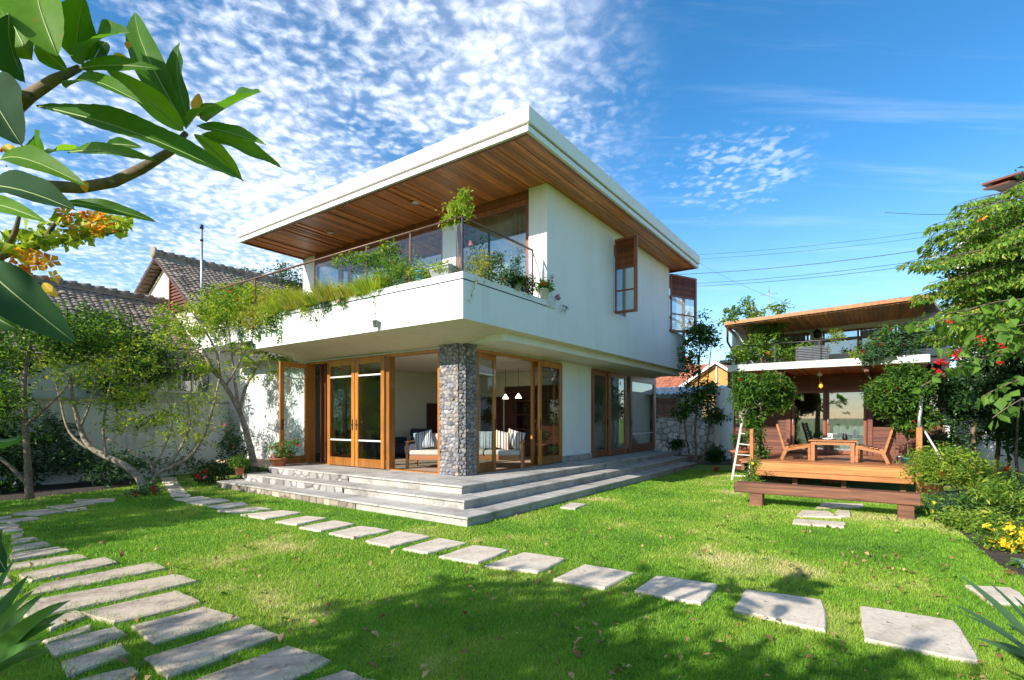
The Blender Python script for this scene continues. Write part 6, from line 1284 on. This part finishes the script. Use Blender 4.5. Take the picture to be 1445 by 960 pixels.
cs = clump_centres([((-6.5, -1.3, 4.1), (1.4, 1.0, .7)), ((-5.2, -2.1, 3.9), (1.2, .7, .5)), ((-4.0, -2.3, 4.1), (.5, .4, .3)), ((-8.0, -1.3, 3.5), (1.1, .7, .3))], 105, rng, .8)
pts = (cs[:, None, :] + rng.normal(size=(len(cs), 30, 3))*.17).reshape(-1, 3)
obj('crown', MB().np(*leaves_np(pts, .22, rng, .42, .4, .1)), M['bigleaf'], ft, XY)
br = MB()
for c_ in cs[::3]: br.tube(wiggle((-4.8, -.6, 3.6), c_, rng, 4, .12), [.03, .022, .016, .01, .006], 5, False)
obj('branches', br, M['bark'], ft, XY)
# sword leaves
def sword(name, label, cat, base, tips, w_, mat, arch=.25):
    t = thing(name, label, cat, base, 0, None, XY)
    for tp_ in tips:
        mb = MB(); a = Vector(base); c_ = Vector(tp_); mid = a.lerp(c_, .5) + Vector((0, 0, arch)); n_ = 14; vs = []; fs = []; view = Vector((0, -1, .5)) + Vector(rng.normal(size=3))*.3
        for i in range(n_+1):
            t_ = i/n_; p = a*(1-t_)**2 + mid*2*t_*(1-t_) + c_*t_**2; tg = ((mid-a)*(1-t_) + (c_-mid)*t_).normalized(); s = tg.cross(view).normalized(); nn = s.cross(tg); hw = w_*.5*min(1, (1-t_)*2.6)**.7*(.55+.45*min(1, t_*4))+.0008
            vs += [p - s*hw + nn*hw*.4, p, p + s*hw + nn*hw*.4]
        for i in range(n_): fs += [(i*3, i*3+1, i*3+4, i*3+3), (i*3+1, i*3+2, i*3+5, i*3+4)]
        mb.add(vs, fs, True); obj('leaf', mb, M[mat], t, XY)
    return t
M['sword'] = leafm('sword leaf', (.025, .09, .018), (.10, .24, .04), .3, .3)
sword('sword_leaved_plant', 'plant with arching striped green sword leaves at the bottom left', 'plant', P(-70, 1010, 2.3), [P(99, 847, 2.2), P(62, 838, 2.4), P(48, 833, 2.1), P(40, 812, 2.5), P(92, 865, 2.3), P(78, 880, 2.2), P(60, 905, 2.0), P(30, 850, 2.6), P(20, 790, 2.5), P(5, 820, 2.2), P(85, 850, 2.0), P(50, 870, 2.3), P(70, 920, 2.1), P(-20, 800, 2.4)], .062, 'sword', .12)
sword('sword_leaved_plant', 'plant with thin dark sword leaves reaching in at the bottom right', 'plant', P(1530, 1000, 2.3), [P(1354, 812, 2.5), P(1345, 853, 2.4), P(1361, 868, 2.3), P(1392, 820, 2.4), P(1430, 842, 2.2), P(1400, 905, 2.2), P(1385, 838, 2.6), P(1418, 880, 2.1), P(1375, 900, 2.4)], .034, 'leafgrey', .10)

plant('shrub', 'low leafy ground plant at the front edge of the bed beside the yellow flowers', 'shrub', P(1375, 758, 7.1), [blob(1372, 742, 7.4, 30, 12), blob(1350, 736, 7.9, 22, 10), blob(1400, 740, 7.4, 24, 16)], 110, 24, .07, .06, 'leafmid', 591, twig=.006, twigs=.4, stemname='stem', crownname='foliage', dens_mat2=('leaflime', 40))
# ================================================================== grass and fallen leaves
gm, t, b, o = new_mat('grass blades'); geo = nd(t, 'ShaderNodeNewGeometry'); n1 = ntex(t, coords(t), .55, 5, .6, .3); c1 = ramp(t, n1, LAWN)
mr = nd(t, 'ShaderNodeMapRange', i_3=.75, i_4=1.7); t.links.new(geo.outputs['Random Per Island'], mr.inputs[0]); mx = nd(t, 'ShaderNodeMixRGB', blend_type='MULTIPLY', i_0=1.0); t.links.new(c1, mx.inputs[1]); t.links.new(mr.outputs[0], mx.inputs[2])
t.links.new(mx.outputs[0], b.inputs['Base Color']); b.inputs['Roughness'].default_value = .55; trn = nd(t, 'ShaderNodeBsdfTranslucent'); gg = nd(t, 'ShaderNodeMixRGB', blend_type='MULTIPLY', i_0=1.0); gg.inputs[2].default_value = (1.3, 1.4, .6, 1)
t.links.new(mx.outputs[0], gg.inputs[1]); t.links.new(gg.outputs[0], trn.inputs[0]); ms = nd(t, 'ShaderNodeMixShader', i_0=.35); t.links.new(b.outputs[0], ms.inputs[1]); t.links.new(trn.outputs[0], ms.inputs[2]); t.links.new(ms.outputs[0], o.inputs[0]); M['grass'] = gm
rng = np.random.default_rng(99)
def inpoly(x, y, poly):
    r = np.zeros(len(x), bool); n = len(poly)
    for i in range(n):
        (x0, y0), (x1, y1) = poly[i], poly[(i+1) % n]; c_ = ((y0 > y) != (y1 > y)); xi = (x1-x0)*(y-y0)/((y1-y0) if y1 != y0 else 1e-9)+x0; r ^= c_ & (x < xi)
    return r
def lawn_points(n, y0, y1, power=1.0):
    Y = y0*(y1/y0)**rng.random(n); X = (rng.random(n)*2-1)*(Y*1.02+.3)
    du = X+1.0; dv = Y-10.46; u = du*.5815+dv*.8135; v = -du*.8135+dv*.5815
    ok = ~((u > -2.09) & (v > -1.92)) & ~((u > 5.9) & (v < -3.9)) & (v < 9.3)
    for p in STONES:
        c_ = np.mean(p, 0); q_ = [(c_[0]+(a-c_[0])*.97, c_[1]+(b_-c_[1])*.97) for a, b_ in p]; ok &= ~inpoly(X, Y, q_)
    for p in ([(4.7, 4.0), (9, 3), (13, 8), (16, 14), (11.2, 12.5), (8.9, 10.9), (7.9, 9.4), (6.75, 8.4), (6.45, 7.5), (5.75, 6.4), (5.35, 5.7)], [(-18, 7), (-10.0, 9.8), (-9.2, 11.4), (-9.0, 12.2), (-10.0, 13.9), (-13, 13), (-18, 9)]): ok &= ~inpoly(X, Y, p)
    return X[ok], Y[ok]
X, Y = lawn_points(560000, 3.0, 16)
n = len(X); fr = .5+.5*np.sin(X*3.1+np.sin(Y*2.3)*1.7)*np.sin(Y*2.7+X*.9); hgt = (.014+.016*rng.random(n)+.010*fr*rng.random(n))*(1+Y*.015); wd = .0022*(Y/3)**.95
a = rng.uniform(0, 2*math.pi, n); le = rng.uniform(.1, .75, n)
V = np.empty((n*3, 3)); dxn = np.cos(a)*wd; dyn = np.sin(a)*wd; a2 = rng.uniform(0, 2*math.pi, n)
V[0::3] = np.stack([X-dxn, Y-dyn, np.zeros(n)], 1); V[1::3] = np.stack([X+dxn, Y+dyn, np.zeros(n)], 1); V[2::3] = np.stack([X+np.cos(a2)*hgt*le, Y+np.sin(a2)*hgt*le, hgt], 1)
obj('grass', MB().np(V, np.arange(n*3).reshape(n, 3)), M['grass'], None, XY, kind='stuff', origin=(0, 0, 0))
# taller tufts along the stones of the left path
k = 0; pl_ = []
for p in B[:19]:
    for i in range(4):
        a_ = Vector(p[i]); b_ = Vector(p[(i+1) % 4]); L = (b_-a_).length
        for _ in range(int(L*220)): q_ = a_.lerp(b_, rng.random()); nn = Vector((b_-a_)).orthogonal().normalized(); s_ = q_ + nn*rng.normal()*.03; pl_.append((s_.x, s_.y))
pl_ = np.array(pl_); n = len(pl_); h_ = rng.uniform(.03, .085, n); a = rng.uniform(0, 6.28, n); a2 = rng.uniform(0, 6.28, n); V = np.empty((n*3, 3))
V[0::3] = np.stack([pl_[:, 0]-np.cos(a)*.003, pl_[:, 1]-np.sin(a)*.003, np.zeros(n)], 1); V[1::3] = np.stack([pl_[:, 0]+np.cos(a)*.003, pl_[:, 1]+np.sin(a)*.003, np.zeros(n)], 1); V[2::3] = np.stack([pl_[:, 0]+np.cos(a2)*h_*.5, pl_[:, 1]+np.sin(a2)*h_*.5, h_], 1)
obj('edge_grass', MB().np(V, np.arange(n*3).reshape(n, 3)), M['grass'], None, XY, kind='stuff', origin=(0, 0, 0))
X, Y = lawn_points(260, 3.1, 8.5); pts = []
for x_, y_ in zip(X, Y):
    for _ in range(7): pts.append((x_+rng.normal()*.025, y_+rng.normal()*.025, .012+rng.random()*.02))
obj('clover', MB().np(*leaves_np(np.array(pts), .038, rng, .7, 1.4, -.15, .1)), M['leafmid'], None, XY, kind='stuff', origin=(0, 0, 0))
X, Y = lawn_points(620, 3.1, 9.0); k = (rng.random(len(X)) < .9); X = X[k]; Y = Y[k]
ex = rng.normal(size=(60, 2))*np.array([.35, .22]) + np.array([3.9, 5.6]); X = np.concatenate([X, ex[:, 0]]); Y = np.concatenate([Y, ex[:, 1]])
pts = np.stack([X, Y, np.full(len(X), .036)+rng.random(len(X))*.012], 1); M['dead'] = leafm('dead leaf', (.16, .06, .025), (.50, .32, .16), .15, .8)
obj('fallen_leaves', MB().np(*leaves_np(pts, .062, rng, .5, 1.6, 0, .22)), M['dead'], None, XY, kind='stuff', origin=(0, 0, 0))
